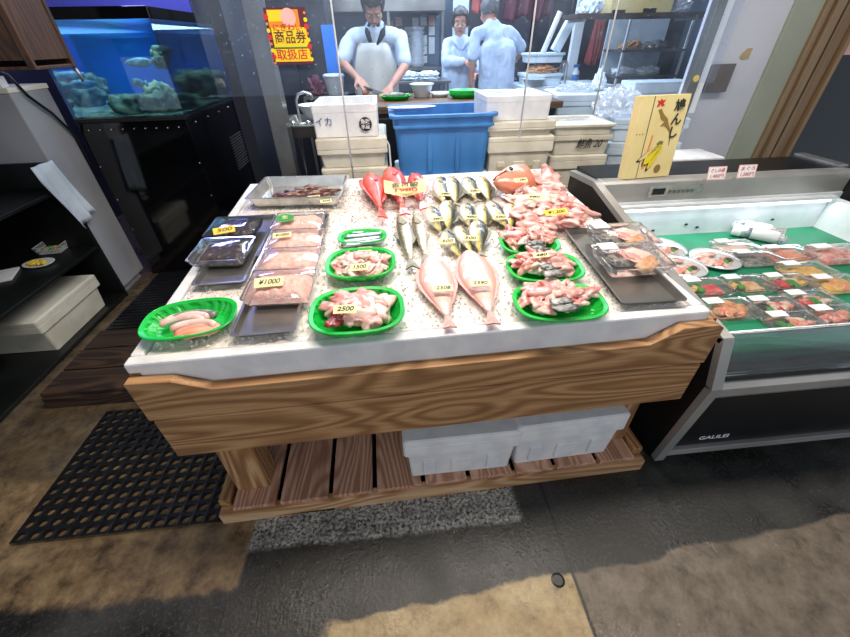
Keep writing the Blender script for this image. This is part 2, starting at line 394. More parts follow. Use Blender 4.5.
# steel post of the counter screen and the far violet partition
struct(B().b2((-.72, 2.66, 0), (-.62, 2.78, 2.8)).go('trim_3', M['steel'], bevel=.004))
struct(B().b2((1.84, 2.48, .95), (1.90, 2.53, 2.8)).go('trim_4', M['steel'], bevel=.004))
struct(B().b2((1.905, 2.50, 1.05), (1.955, 2.53, 2.8)).go('trim_5', M['white_plastic'], bevel=.003))
# violet column behind the tank
struct(B().b2((-1.66, 4.55, 0), (-1.10, 4.65, 2.8)).go('wall_partition', M['wall_dark']))
struct(B().b2((-1.32, 3.9, 0), (-1.2, 4.05, 2.8)).go('trim_6', M['violet_paint'], bevel=.01))
struct(B().b2((-2.9, 4.5, 1.2), (-1.66, 4.6, 2.8)).go('wall_violet', M['violet_light']))
struct(B().b2((-.98, 2.9, 0), (-.90, 3.4, 2.8)).go('wall_divider', M['wall_dark']))
# drain hole
dh = at(558, 580, z=0)
d = B().lathe([(.001, .001), (.016, .001), (.017, .004), (.022, .003), (.0225, 0)], 20, cap0=True, cap1=False)
tag(d.go('drain_hole', M['black_metal'], loc=(dh.x, dh.y, .0)), 'round black drain hole in the tan concrete', 'drain')
# grey plate on the white wall (cover, side lip)
p = at(716, 78, y=2.61)
t_ = thing('cover_plate', 'grey rectangular cover plate mounted on the white wall', 'wall plate', (p.x, 2.62, p.z))
B().b2((-.075, -.045, -.075), (.075, -.028, .075)).go('cover', M['grey_plate'], t_, bevel=.003)
B().b2((-.068, -.028, -.068), (.068, 0, .068)).go('box', M['black_plastic'], t_)
p = at(747, 54, y=2.61)
d = B(); d.prism([(-.03, .0), (-.005, .028), (.03, .03), (.028, -.025), (-.01, -.03), (-.035, -.018)], 0, .003, 'xz')
tag(d.go('wall_stain', M['stain_tan'], loc=(p.x, 2.616, p.z)), 'tan torn patch on the white wall', 'patch')

# ============================================================ LEFT SIDE
# fish tank on its black cabinet
t_ = thing('fish_tank', 'tall glass fish tank with blue water on a black cabinet', 'fish tank', (-1.92, 2.78, 0))
W_, D_, Z0, Z1 = .66, 1.45, 1.08, 1.57
B().b2((0, 0, .02), (W_, D_, Z0 - .01)).go('cabinet', M['black_gloss'], t_, bevel=.004)
B().b2((-.005, -.006, 0), (W_ + .005, D_, .02)).go('plinth', M['black_metal'], t_)
B().b2((-.005, -.01, Z0 - .01), (W_ + .008, D_, Z0 + .01)).go('ledge', M['black_plastic'], t_, bevel=.003)
B().b2((-.005, -.01, Z1), (W_ + .008, D_, Z1 + .055)).go('lid', M['black_gloss'], t_, bevel=.003)
g = B(); g.b2((.0, 0, Z0 + .01), (W_, .008, Z1)); g.b2((W_ - .008, .008, Z0 + .01), (W_, D_, Z1)); g.go('glass', M['tank_glass'], t_)
B().b2((.01, .012, Z0 + .02), (W_ - .012, D_ - .02, Z1 - .06)).go('water', M['water'], t_)
g = B(); g.b2((.0, .012, Z0 + .011), (.008, D_ - .015, Z1)); g.b2((.0, D_ - .012, Z0 + .011), (W_ - .01, D_, Z1)); g.go('blue_backing', M['tank_blue'], t_)
g = B(); g.b2((.012, .012, Z0 + .011), (W_ - .012, D_ - .02, Z0 + .02)); g.go('gravel', M['rock'], t_)
for i, (x, y, z, r) in enumerate(((.30, .14, .02, .09), (.45, .2, .02, .10), (.58, .34, .02, .08), (.2, .2, .03, .07), (.5, .35, .30, .055), (.55, .2, .26, .045), (.56, .52, .12, .08), (.57, .85, .1, .12), (.57, 1.15, .08, .1), (.25, .6, .04, .10))):
    g = B(); bmesh.ops.create_icosphere(g.b, subdivisions=4, radius=1)
    for vv in g.b.verts:
        n = noise.noise(vv.co * 1.6 + Vector((i * 7, 0, 0))) * .5 + noise.noise(vv.co * 5 + Vector((0, i, 3))) * .22
        vv.co = Vector((vv.co.x * r, vv.co.y * r, vv.co.z * r * .75)) * (1 + n)
    g.go('rock', M['rock'], t_, True, loc=(min(x, W_ - .03 - r), max(y, r + .04), Z0 + .03 + z))
g = B()
for i in range(9): g.sph((.06 + i * .068, -.012, Z0 - .05), .005, 6)
for i in range(6): g.sph((W_ + .002, .12 + i * .22, Z0 - .04), .006, 6)
for k in range(1, 5): g.sph((.012, -.001, Z0 - .05 - k * .22), .005, 6); g.sph((W_ - .012, -.001, Z0 - .05 - k * .22), .005, 6)
g.go('rivets', M['steel_bright'], t_)
g = B()
for i in range(13): g.b2((W_ + .001, .62, .60 + i * .02), (W_ + .006, .90, .608 + i * .02))
g.go('vent', M['steel'], t_)
l = bpy.data.lights.new('tank_lamp', 'AREA'); l.shape = 'RECTANGLE'; l.size = .5; l.size_y = 1.2; l.energy = 22; l.color = (.55, .82, 1)
lo = bpy.data.objects.new('tank_lamp', l); lo.location = (-1.92 + .32, 3.5, 1.555); COL.objects.link(lo)
for k, (x, y, z, rz) in enumerate(((.30, .45, .28, .5), (.42, .75, .2, 2.2), (.2, .5, .16, -.6))):
    g = B().rings([[Vector((tt, math.cos(a) * w_ * .4, math.sin(a) * w_)) for a in [2 * PI * j / 10 for j in range(10)]] for tt, w_ in ((-.1, .003), (-.07, .018), (-.02, .03), (.03, .027), (.07, .008), (.1, .022), (.105, .02))])
    o = g.go('aquarium_fish', M['grey_fish'], None, True, loc=(-1.92 + x, 2.78 + y, Z0 + z), rot=(0, 0, rz))
    tag(o, ['grey live fish swimming nearest the front glass of the tank', 'grey live fish swimming at the back of the tank', 'grey live fish swimming low on the left of the tank'][k], 'fish')
# white fridge left of the tank
t_ = thing('chest_fridge', 'plain white refrigerator between the black rack and fish tank', 'refrigerator', (-2.62, 2.475, 0))
B().b2((0, 0, .06), (.66, .285, 1.26)).go('body', M['white_paint'], t_, bevel=.006)
B().b2((.02, .02, 0), (.62, .27, .06)).go('plinth', M['white_paint'], t_)
B().b2((-.005, -.004, 1.26), (.665, .29, 1.285)).go('top', M['paper'], t_, bevel=.004)
o = B().b2((-.05, -.02, 0), (.05, .03, .05)).go('power_socket', M['paper_white'], None, bevel=.004, loc=(-2.03, 2.50, 1.285)); tag(o, 'white power socket block on top of the fridge', 'socket')
pts = [(-2.06, 2.46, 1.34), (-2.0, 2.5, 1.37), (-1.95, 2.52, 1.34), (-1.94, 2.56, 1.24), (-1.937, 2.66, 1.14), (-1.937, 2.75, 1.0), (-1.937, 2.76, .8)]
tag(B().tube(pts, .008, 8).go('power_cable', M['black_plastic'], None, True), 'black power cable running down beside the fish tank', 'cable')
# brown wall cabinet, upper left
t_ = thing('wall_cabinet', 'dark brown wooden cabinet hanging at the top left', 'cabinet', (-1.25, 1.75, 1.385))
B().b2((-.70, .0, .03), (-.0, .018, .9)).go('front_panel', M['wood_cabinet'], t_)
B().b2((-.018, .0185, .03), (0, .21, .9)).go('side_panel', M['wood_cabinet'], t_)
B().b2((-.70, .0, .0), (.0, .22, .012)).go('bottom_board', M['wood_cabinet'], t_, bevel=.002)
B().b2((-.02, -.004, .0), (.004, .010, .9)).go('corner_strip', M['wood_slat'] if 0 else M['wood_cabinet'], t_, bevel=.002)
B().b2((-.018, .205, .0), (.004, .222, .9)).go('corner_strip', M['wood_cabinet'], t_, bevel=.002)
B().b2((-.70, .2105, .012), (-.02, .22, .9)).go('back_board', M['wood_cabinet'], t_)
B().tube([(-.004, .215, -.0), (.004, .217, -.03), (.002, .219, -.05)], .006).go('hook', M['steel'], t_, True)
# black rack
t_ = thing('black_rack', 'black open shelving rack at the left edge', 'shelf', (-2.75, .95, 0))
L = 1.52
for z, nm in ((.03, 'shelf'), (.40, 'shelf'), (.78, 'shelf')): B().b2((0, .02, z - .02), (.8, L - .02, z)).go(nm, M['black_board'], t_, bevel=.003)
B().b2((0, L - .02, 0), (.8, L, .92)).go('side_panel', M['black_board'], t_, bevel=.003)
B().b2((0, 0, 0), (.8, .02, .92)).go('side_panel', M['black_board'], t_, bevel=.003)
B().b2((0, .02, .0), (.02, L - .02, .92)).go('back_panel', M['black_board'], t_)
def fbox(name, label, loc, w, d, h, rz=0, m='foam', group=None, lid=True, open_=False, cat='foam box', lip=.012, notch=True, taper=.94, lidh=.035):
    t = thing(name, label, cat, loc, (0, 0, rz), group); hb = h - (lidh if lid else 0)
    g = B()
    def rr(k, z, r=.012):
        a, b_ = w / 2 * k, d / 2 * k; out = []
        for (sx, sy) in ((1, 1), (-1, 1), (-1, -1), (1, -1)):
            a0 = {(1, 1): 0, (-1, 1): PI / 2, (-1, -1): PI, (1, -1): 1.5 * PI}[(sx, sy)]
            for j in range(4): an = a0 + j * PI / 6; out.append(Vector((sx * (a - r) + r * math.cos(an), sy * (b_ - r) + r * math.sin(an), z)))
        return out
    R = [rr(taper, 0), rr(1 - (1 - taper) * .2, hb * .74), rr(1 + lip * 2 / w, hb * .76), rr(1 + lip * 2 / w, hb)]
    if open_:
        wi = 1 - .05 / w; R += [rr(wi, hb), rr(taper - .05 / w, .03)]
    g.rings(R); g.go('body', M[m], t, bevel=.003)
    if notch:
        for sx in (-1, 0, 1):
            q = B().box((sx * w * .3, -d / 2 * .985, hb * .33), (w * (.12 if sx else .2), .014, hb * .40), taper=.96); q.go('rib', M[m], t, bevel=.004)
    if lid:
        B().rings([rr(1 + lip * 2 / w, hb + .001), rr(1 + lip * 2 / w, hb + lidh - .006), rr(1, h), ]).go('lid', M[m], t, bevel=.003)
    return t
fbox('foam_box', 'large white foam box on the bottom shelf of the black rack', (-2.17, 2.07, .031), .36, .50, .225, 0, 'foam_aged', notch=False)
fbox('foam_box', 'white foam box on the top shelf of the black rack', (-2.42, 2.0, .781), .3, .4, .2, 0, 'foam', notch=False)
p = at(52, 246, z=.43)
t_ = thing('plastic_basket', 'small white plastic basket of snacks on the black rack', 'basket', (p.x, p.y, .401), (0, 0, .1))
g = B()
for (a, b_) in (((-.07, -.06), (.07, -.06)), ((.07, -.06), (.07, .06)), ((.07, .06), (-.07, .06)), ((-.07, .06), (-.07, -.06))):
    a, b_ = Vector((a[0], a[1], 0)), Vector((b_[0], b_[1], 0))
    for k in range(9):
        q_ = a.lerp(b_, k / 8); g.tube([q_ * .85, q_ + Vector((0, 0, .045))], .0018, 5)
    for z, k2 in ((0, .85), (.022, .92), (.045, 1)): g.tube([a * k2 + Vector((0, 0, z)), b_ * k2 + Vector((0, 0, z))], .0022, 5)
g.b2((-.06, -.05, 0), (.06, .05, .003)); g.go('frame', M['white_plastic'], t_)
for i in range(6): tag(B().sph((0, 0, 0), (.02, .015, .01), 8).go('snack_packet', M['leaf'] if i % 2 else M['tag_deep'], None, loc=(p.x - .03 + (i % 3) * .03, p.y - .02 + (i // 3) * .04, .415)), 'green or yellow packet in the small basket on the black rack', 'packet', 'packets in the small basket')
p = at(38, 262, z=.42)
tag(B().lathe([(.03, 0), (.065, .004), (.085, .016), (.08, .017), (.06, .007)], 24, sy=.75).go('plate', M['white_plastic'], None, True, loc=(p.x, p.y, .4005)), 'white dish of yellow wedges on the black rack', 'dish')
for i in range(7): tag(B().sph((0, 0, 0), (.022, .012, .01), 8).go('yellow_wedge', M['tag_deep'], None, True, loc=(p.x - .04 + (i % 4) * .026, p.y - .015 + (i // 4) * .03, .418), rot=(0, 0, i)), 'yellow wedge on the white dish', 'food', 'yellow wedges on the dish')
p = at(4, 275, z=.41)
tag(B().box((0, 0, .006), (.10, .16, .01)).go('paper_stack', M['paper_white'], None, loc=(p.x, p.y, .401), rot=(0, 0, .4)), 'small white paper stack at the near end of the middle shelf', 'paper')
# white cloth hanging on the rack end
g = B(); n = 14; P0 = at(63, 190, x=-1.93); rows = []
for j in range(12):
    f = j / 11; row = []
    for i in range(n + 1):
        u = i / n; y = 2.30 + u * .17 + f * .10; z = .93 - f * .34 - (.05 * (1 - u) if j else 0)
        row.append(g.b.verts.new((-1.935 + .014 * math.sin(u * 11 + f * 2) * (.4 + f), y, z)))
    rows.append(row)
for j in range(11):
    for i in range(n): g.b.faces.new((rows[j][i], rows[j][i + 1], rows[j + 1][i + 1], rows[j + 1][i]))
tag(g.go('hanging_cloth', M['towel'], None, True, solid=.004), 'white cloth hanging off the end of the black rack', 'cloth')
# floor mats and low step
t_ = B()
x0, x1, y0, y1 = -1.47, -.30, .735, 1.34; nx, ny = 24, 14
dx, dy = (x1 - x0) / nx, (y1 - y0) / ny; K = 10
for i in range(nx):
    for j in range(ny):
        cx_, cy_ = (i + .5) * dx, (j + .5) * dy; ins = []; out = []; insb = []
        for k in range(K * 2):
            a = 2 * PI * (k + .5) / (K * 2); ca, sa = math.cos(a), math.sin(a); s_ = 1 / max(abs(ca), abs(sa))
            ins.append(t_.b.verts.new((cx_ + ca * dx * .35, cy_ + sa * dy * .33, .012 + .002)))
            insb.append(t_.b.verts.new((cx_ + ca * dx * .35, cy_ + sa * dy * .33, .0)))
            out.append(t_.b.verts.new((cx_ + ca * s_ * dx * .5, cy_ + sa * s_ * dy * .5, .012)))
        for k in range(K * 2):
            k2 = (k + 1) % (K * 2); t_.b.faces.new((ins[k], ins[k2], out[k2], out[k])); t_.b.faces.new((insb[k], insb[k2], ins[k2], ins[k]))
bmesh.ops.remove_doubles(t_.b, verts=t_.b.verts, dist=.0005)
tag(t_.go('rubber_mat', M['rubber'], None, loc=(x0, y0, 0), rot=(0, 0, 0)), 'black perforated rubber mat on the floor left of the wooden stand', 'mat')
g = B().b2((0, 0, 0), (.62, .85, .008))
for i in range(24): g.b2((.01, .015 + i * .035, .008), (.61, .03 + i * .035, .013))
tag(g.go('ribbed_mat', M['rubber'], None, loc=(-1.87, 1.99, 0)), 'black ribbed mat on the floor behind the low wooden step', 'mat')
t_ = thing('low_step', 'dark stained wooden step board beside the perforated mat', 'step', (-1.78, 1.40, 0))
for k in range(3): B().b2((0, .01 + k * .17, .07), (1.0, .17 + k * .17, .095)).go('board', M['wood_dark'], t_, bevel=.003)
B().b2((0, 0, 0), (1.0, .03, .07)).go('front_rail', M['wood_dark'], t_, bevel=.003); B().b2((0, .46, 0), (1.0, .49, .07)).go('rear_rail', M['wood_dark'], t_)

# ============================================================ WOODEN STAND
YAW = math.radians(1.6)
stand = thing('display_stand', 'large wooden stand of weathered planks carrying the ice tray', 'stand', (-.715, .73, 0), (0, 0, YAW))
Wd, Dp = 1.672, 1.45
prof = [(0, .612), (Wd, .612), (Wd, .752), (Wd - .02, .765), (Wd - .13, .765), (Wd - .22, .712), (.20, .712), (.11, .752), (0, .758)]
B().prism(prof, 0, .032, 'xz').go('front_board', M['wood_front'], stand, bevel=.002)
B().b2((.012, -.004, .445), (Wd - .012, .028, .611)).go('front_rail', M['wood_front'], stand, bevel=.003)
B().b2((.0, .033, .44), (Wd, .07, .60)).go('front_beam', M['wood_leg'], stand, bevel=.003)
B().b2((-.0, .0325, .701), (Wd, .05, .713)).go('cap_strip', M['wood_light'], stand, bevel=.002)
for s_, x in ((0, 0), (1, Wd - .03)):
    pr = [(.033, .605), (Dp, .605), (Dp, .71), (.26, .72), (.16, .765), (.033, .765)]
    B().prism(pr, x, x + .03, 'yz').go('side_board', M['wood_side'], stand, bevel=.002)
    B().b2((x + (0 if s_ == 0 else -.0), .0705, .44), (x + .03, Dp, .604)).go('side_rail', M['wood_side'], stand, bevel=.002)
B().b2((0.031, Dp - .03, .44), (Wd - .031, Dp, .74)).go('rear_board', M['wood_front'], stand)
B().b2((.031, .071, .655), (Wd - .031, Dp - .031, .68)).go('deck', M['wood_dark'], stand)
for x, y in ((.055, .08), (Wd - .165, .10), (.055, Dp - .20), (Wd - .165, Dp - .20)):
    B().b2((x, y, .082), (x + .12, y + .10, .654)).go('leg', M['wood_leg'], stand, bevel=.004)
B().b2((0, 0, 0), (Wd, .035, .062)).go('shelf_rail', M['wood_light'], stand, bevel=.003)
B().b2((0, Dp - .04, 0), (Wd, Dp, .062)).go('shelf_rail', M['wood_leg'], stand)
for x in (0, Wd - .04): B().b2((x, .036, 0), (x + .04, Dp - .041, .10)).go('shelf_side', M['wood_side'], stand, bevel=.003)
xs = .05
for k in range(9):
    wk = (.155, .175, .15, .17, .16, .165, .15, .16, .15)[k]
    if xs + wk > Wd - .045: wk = Wd - .045 - xs
    B().b2((xs, .012, .0625), (xs + wk, Dp - .05, .081)).go('shelf_slat', M['wood_slat'], stand, bevel=.002); xs += wk + .018
def S2W(u, v, z=0): return Vector((-.715, .73, 0)) + Matrix.Rotation(YAW, 3, 'Z') @ Vector((u, v, z))
# foam boxes on the shelf
p = S2W(.915, .185); fbox('foam_box', 'white foam box under the stand, left of the pair', (p.x, p.y, .082), .41, .30, .245, YAW - .02, 'foam', lid=True)
p = S2W(1.325, .190); fbox('foam_box', 'white foam box under the stand, right of the pair', (p.x, p.y, .082), .41, .30, .255, YAW + .01, 'foam', lid=True)
# foam tray holding the ice
SL, SD = 1.66, 1.37
t_ = thing('foam_tray', 'big white foam tray filled with crushed ice on the wooden stand', 'foam tray', (-.718, .764, .681), (0, 0, YAW))
g = B()
zt = .794 - .681
def sz(v): return zt + ICE_K * v
for (a, b_) in (((0, 0), (SL - .02, .035)), ((0, SD - .035), (SL - .02, SD)), ((0, .0355), (.035, SD - .0355)), ((SL - .055, .0355), (SL - .02, SD - .0355))):
    vs = []
    for z in (0, 1):
        for (u, v_) in ((a[0], a[1]), (b_[0], a[1]), (b_[0], b_[1]), (a[0], b_[1])): vs.append(g.b.verts.new((u, v_, .012 if z == 0 else sz(v_))))
    for f in ((3, 2, 1, 0), (4, 5, 6, 7), (0, 1, 5, 4), (1, 2, 6, 5), (2, 3, 7, 6), (3, 0, 4, 7)): g.b.faces.new([vs[i] for i in f])
g.b2((.0, 0, 0), (SL - .02, SD, .012))
g.go('tray_body', M['foam'], t_, bevel=.008)
# ice bed
g = B(); nx, ny = 230, 200; V_ = []
for j in range(ny + 1):
    for i in range(nx + 1):
        u = .036 + (SL - .094) * i / nx; v_ = .036 + (SD - .074) * j / ny
        e = min(i, nx - i, j, ny - j)
        h = sz(v_) - .006 + noise.noise(Vector((u * 9, v_ * 9, 0))) * .004 + noise.noise(Vector((u * 40, v_ * 40, 1))) * .003 + noise.noise(Vector((u * 95, v_ * 95, 2))) * .002
        if v_ > .95 and e > 2: h += .010 * min(1, (v_ - .95) / .25) * (1 + .5 * noise.noise(Vector((u * 7, v_ * 7, 9))))
        if u > 1.42 and v_ > .55: h += .012 * min(1, (u - 1.42) * 8)
        V_.append(g.b.verts.new((u, v_, h if e > 0 else h - .01)))
for j in range(ny):
    for i in range(nx):
        a = j * (nx + 1) + i; g.b.faces.new((V_[a], V_[a + 1], V_[a + nx + 2], V_[a + nx + 1]))
for _ in range(5200):
    u = rnd.uniform(.05, SL - .08); v_ = rnd.uniform(.05, SD - .05); r = rnd.uniform(.0025, .0055)
    if v_ > .95: r *= 1.2
    h = sz(v_) - .003 + (.010 * min(1, (v_ - .95) / .25) if v_ > .95 else 0)
    T = Matrix.Translation((u, v_, h)) @ Euler((rnd.random() * 6, rnd.random() * 6, rnd.random() * 6)).to_matrix().to_4x4() @ Matrix.Diagonal((r, r * rnd.uniform(.5, 1), r * rnd.uniform(.4, .9), 1))
    vs = [g.b.verts.new(T @ Vector(k)) for k in ((1, 1, 1), (-1, -1, .8), (-1, 1, -1), (1, -1, -.9))]
    for f in ((0, 1, 2), (0, 3, 1), (0, 2, 3), (1, 3, 2)): g.b.faces.new([vs[i] for i in f])
ic = g.go('crushed_ice', M['ice'], None, False, loc=(-.718, .764, .681), rot=(0, 0, YAW))
tag(ic, 'bed of crushed ice filling the white foam tray', 'ice', kind='stuff')
# ============================================================ GOODS ON THE ICE
def frame_on_ice(hd, tl, lift=0.0, up=0.0):
    h, t = ice(*hd, dz=up), ice(*tl); d = h - t; L = d.length; x = d.normalized(); z = Vector((0, -ICE_K, 1)); y = z.cross(x).normalized(); z = x.cross(y)
    mt = Matrix((x, y, z)).transposed(); return (h + t) / 2 + z * lift, mt.to_euler(), L
def fish(name, label, cat, prof, skin, fin, tailw=.12, tl=.16, fork=.5, eye=True, dors=(.25, .75, .05), anal=(.5, .78, .04), group=None, thick=1.0, flat=False, mouthm='collar'):
    """unit-long fish lying on its side: head at +x, back at +y"""
    t = thing(name, label, cat, group=group); body_end = .5 - (1 - tl)
    N = 18; rings = []
    for (s_, h, w_) in prof:
        x = .5 - s_ * (1 - tl); rings.append([Vector((x, math.cos(2 * PI * k / N) * h, math.sin(2 * PI * k / N) * w_ * thick)) for k in range(N)])
    b = B().rings(rings).go('body', M[skin], t, True)
    sd = b.modifiers.new('s', 'SUBSURF'); sd.levels = 1; sd.render_levels = 1
    e = body_end + .01; th = .006
    B().prism([(e + .01, .012), (e - .06, .035), (-.5, tailw / 2), (-.5 + .04 * fork * 2, .0), (-.5, -tailw / 2), (e - .06, -.035), (e + .01, -.012)], -th, th, 'xy').go('tail_fin', M[fin], t)
    def finp(a, b_, hh, sg):
        pts = []; n = 9
        def H(s_):
            for q in range(len(prof) - 1):
                if prof[q][0] <= s_ <= prof[q + 1][0]: f = (s_ - prof[q][0]) / (prof[q + 1][0] - prof[q][0]); return prof[q][1] * (1 - f) + prof[q + 1][1] * f
            return prof[-1][1]
        for k in range(n + 1): s_ = a + (b_ - a) * k / n; pts.append((.5 - s_ * (1 - tl), sg * (H(s_) * .93)))
        up_ = []
        for k in range(n + 1):
            s_ = a + (b_ - a) * k / n; sc = math.sin(PI * min(1, .12 + .88 * (k / n)) ** .7) if k < n else 0; sc = max(.1, sc)
            up_.append((.5 - s_ * (1 - tl) - .01, sg * (H(s_) + hh * sc * (1.0 if k % 2 else .8))))
        return pts + up_[::-1]
    if dors: B().prism(finp(*dors, 1), -.004, .004, 'xy').go('dorsal_fin', M[fin], t)
    if anal: B().prism(finp(*anal, -1), -.004, .004, 'xy').go('anal_fin', M[fin], t)
    if not flat:
        zt_ = max(p_[2] for p_ in prof) * thick
        B().prism([(.27, .0), (.17, .035), (.13, .0), (.17, -.03)], zt_ * .93, zt_ * .93 + .008, 'xy').go('pectoral_fin', M[fin], t)
    if eye:
        g = B(); g.mi = 0; g.sph((.405, .02 if not flat else .03, [p_ for p_ in prof if p_[0] >= .08][0][2] * thick * .78), (.021, .021, .012), 10); g.mi = 1
        g.sph((.405, .02 if not flat else .03, [p_ for p_ in prof if p_[0] >= .08][0][2] * thick * .78 + .008), (.012, .012, .008), 8); g.go('eye', [M['eye_white'], M['eye_black']], t, True)
    return t
def lay(t, hd, tl, lift, up=0, k=1.0, flip=False, wide=1.0, roll=0):
    loc, e, L = frame_on_ice(hd, tl, 0, up); L *= k
    t.location = loc + Vector((0, 0, lift * L)); t.scale = (L, L * wide * (-1 if flip else 1), L)
    if roll: e = (e.to_matrix() @ Matrix.Rotation(roll, 3, 'X')).to_euler()
    t.rotation_euler = e
# price tags: small cards lying on or propped against the goods
def ptag(px, py, s, label, w=.055, h=.030, dz=.06, tilt=.45, m='tag_yellow', rz=0.0, ink='ink', group=None):
    p = ice(px, py, dz)
    t = thing('price_tag', label, 'price tag', p, (tilt, 0, rz), group)
    B().b2((-w / 2, -h / 2, -.0006), (w / 2, h / 2, .0006)).go('card', M[m], t)
    text('writing', s, h * .72, M[ink], t, (0, 0, .0012), shear=.25, bold=.0003, width=w * .74)
    return t
# --- red fish
pr = [(0, .02, .014), (.04, .07, .045), (.14, .12, .07), (.28, .145, .08), (.42, .14, .078), (.6, .10, .06), (.78, .055, .036), (.92, .030, .02), (1, .024, .014)]
red = fish('red_fish', '', 'fish', pr, 'red_fish', 'red_fish', .11, .18, .2, dors=(.22, .8, .045), anal=(.55, .8, .04), group='red fish on the ice')
reds = [((371, 179), (384, 223), 'whole bright red fish, left of the three'), ((391, 174), (406, 221), 'whole bright red fish, middle of the three'), ((414, 177), (424, 213), 'whole bright red fish, right of the three')]
for i, (a, b_, lb) in enumerate(reds):
    o = red if i == 0 else dup(red); o['label'] = lb; lay(o, (a[0], a[1] + 4), (b_[0], b_[1] + 4), .075, .01, .98, wide=.74, roll=.3 - .25 * i)
t_ = thing('price_sign', 'folded yellow handwritten sign on the red fish', 'price sign', ice(405, 190, .085), (.75, 0, 0))
for s_ in (-1, 1):
    q = B().prism([(0, -.034), (s_ * .095, -.022), (s_ * .095, .040), (0, .026)], -.0008, .0008, 'xy').go('panel', M['tag_yellow'], t_, rot=(0, -s_ * .25, 0))
text('writing', '金目鯛', .022, M['ink'], t_, (0, .012, .024), bold=.0004, width=.12); text('writing', '1980', .020, M['ink_red'], t_, (0, -.014, .024), bold=.0005, width=.10)
# --- two long slim fish
pr = [(0, .006, .005), (.06, .024, .02), (.16, .045, .036), (.35, .064, .048), (.6, .058, .044), (.82, .034, .026), (1, .016, .012)]
lf = fish('slender_fish', 'long slim brown-backed fish, left of the pair beside the green baskets', 'fish', pr, 'long_skin', 'fin_grey', .10, .12, .6, dors=(.45, .6, .03), anal=(.55, .7, .025), group='long slim fish')
lay(lf, (400, 217), (413, 275), .045)
o = dup(lf, label='long slim brown-backed fish, right of the pair beside the green baskets'); lay(o, (415, 217), (427, 268), .045)
# --- horse mackerel
pr = [(0, .02, .012), (.04, .06, .04), (.14, .10, .07), (.32, .135, .085), (.5, .13, .08), (.7, .085, .055), (.88, .04, .026), (1, .018, .014)]
mk = fish('horse_mackerel', '', 'fish', pr, 'mackerel_skin', 'fin_grey', .15, .14, .8, dors=(.3, .8, .04), anal=(.5, .82, .03), group='yellow-bellied silver fish on the ice')
mks = [((440, 182), (444, 209), 'top row, first from the left'), ((451, 182), (456, 209), 'top row, second from the left'), ((466, 181), (477, 204), 'top row, third from the left'), ((481, 181), (489, 205), 'top row, rightmost'),
       ((430, 210), (442, 237), 'middle row, leftmost'), ((448, 205), (448, 235), 'middle row, second from the left'), ((465, 206), (470, 232), 'middle row, third from the left'), ((482, 208), (485, 234), 'middle row, fourth from the left'),
       ((488, 205), (508, 232), 'middle row, second from the right, slanting'), ((511, 206), (510, 232), 'middle row, rightmost'),
       ((444, 234), (462, 261), 'bottom row, leftmost'), ((458, 229), (473, 257), 'bottom row, middle'), ((477, 224), (480, 259), 'bottom row, rightmost')]
for i, (a, b_, lb) in enumerate(mks):
    o = mk if i == 0 else dup(mk); o['label'] = 'silver fish with yellow belly, ' + lb; lay(o, (a[0], a[1] + 3), (b_[0], b_[1] + 3), .085, .012, 1.08, True, wide=(1.12 if i % 2 else 1.05), roll=(.25 if i % 2 else -.15))
for i, (x, y, s_, lb) in enumerate(((445, 194, '580', 'top left pair of silver fish'), (474, 191, '580', 'top right pair of silver fish'), (437, 219, '480', 'left of the middle row of silver fish'), (471, 217, '480', 'centre of the middle row of silver fish'), (500, 217, '580', 'right pair of the middle row of silver fish'), (447, 241, '500', 'bottom leftmost silver fish'), (470, 238, '500', 'bottom right pair of silver fish'))):
    ptag(x, y, s_, 'small pale yellow price tag on the ' + lb, .058, .022, .05, .5, rz=-.2 + .1 * (i % 3))
# --- flatfish
pr = [(0, .03, .01), (.05, .075, .022), (.15, .13, .035), (.3, .185, .045), (.45, .20, .045), (.6, .175, .04), (.76, .115, .03), (.9, .05, .02), (1, .03, .012)]
fl = fish('flatfish', 'pale pink flatfish belly up, left of the pair', 'fish', pr, 'flounder_skin', 'fin_pink', .13, .13, .15, eye=False, dors=(.1, .93, .035), anal=(.1, .93, .035), group='pale flatfish', flat=True)
lay(fl, (430, 261), (450, 333), .045, wide=.74)
o = dup(fl, label='pale pink flatfish belly up, right of the pair'); lay(o, (468, 255), (493, 330), .045, wide=.74)
ptag(443, 288, '2508', 'pale yellow price tag on the left flatfish', .062, .034, .046, .05, rz=-.04)
ptag(480, 283, '2590', 'pale yellow price tag on the right flatfish', .062, .032, .052, .05, rz=-.06)
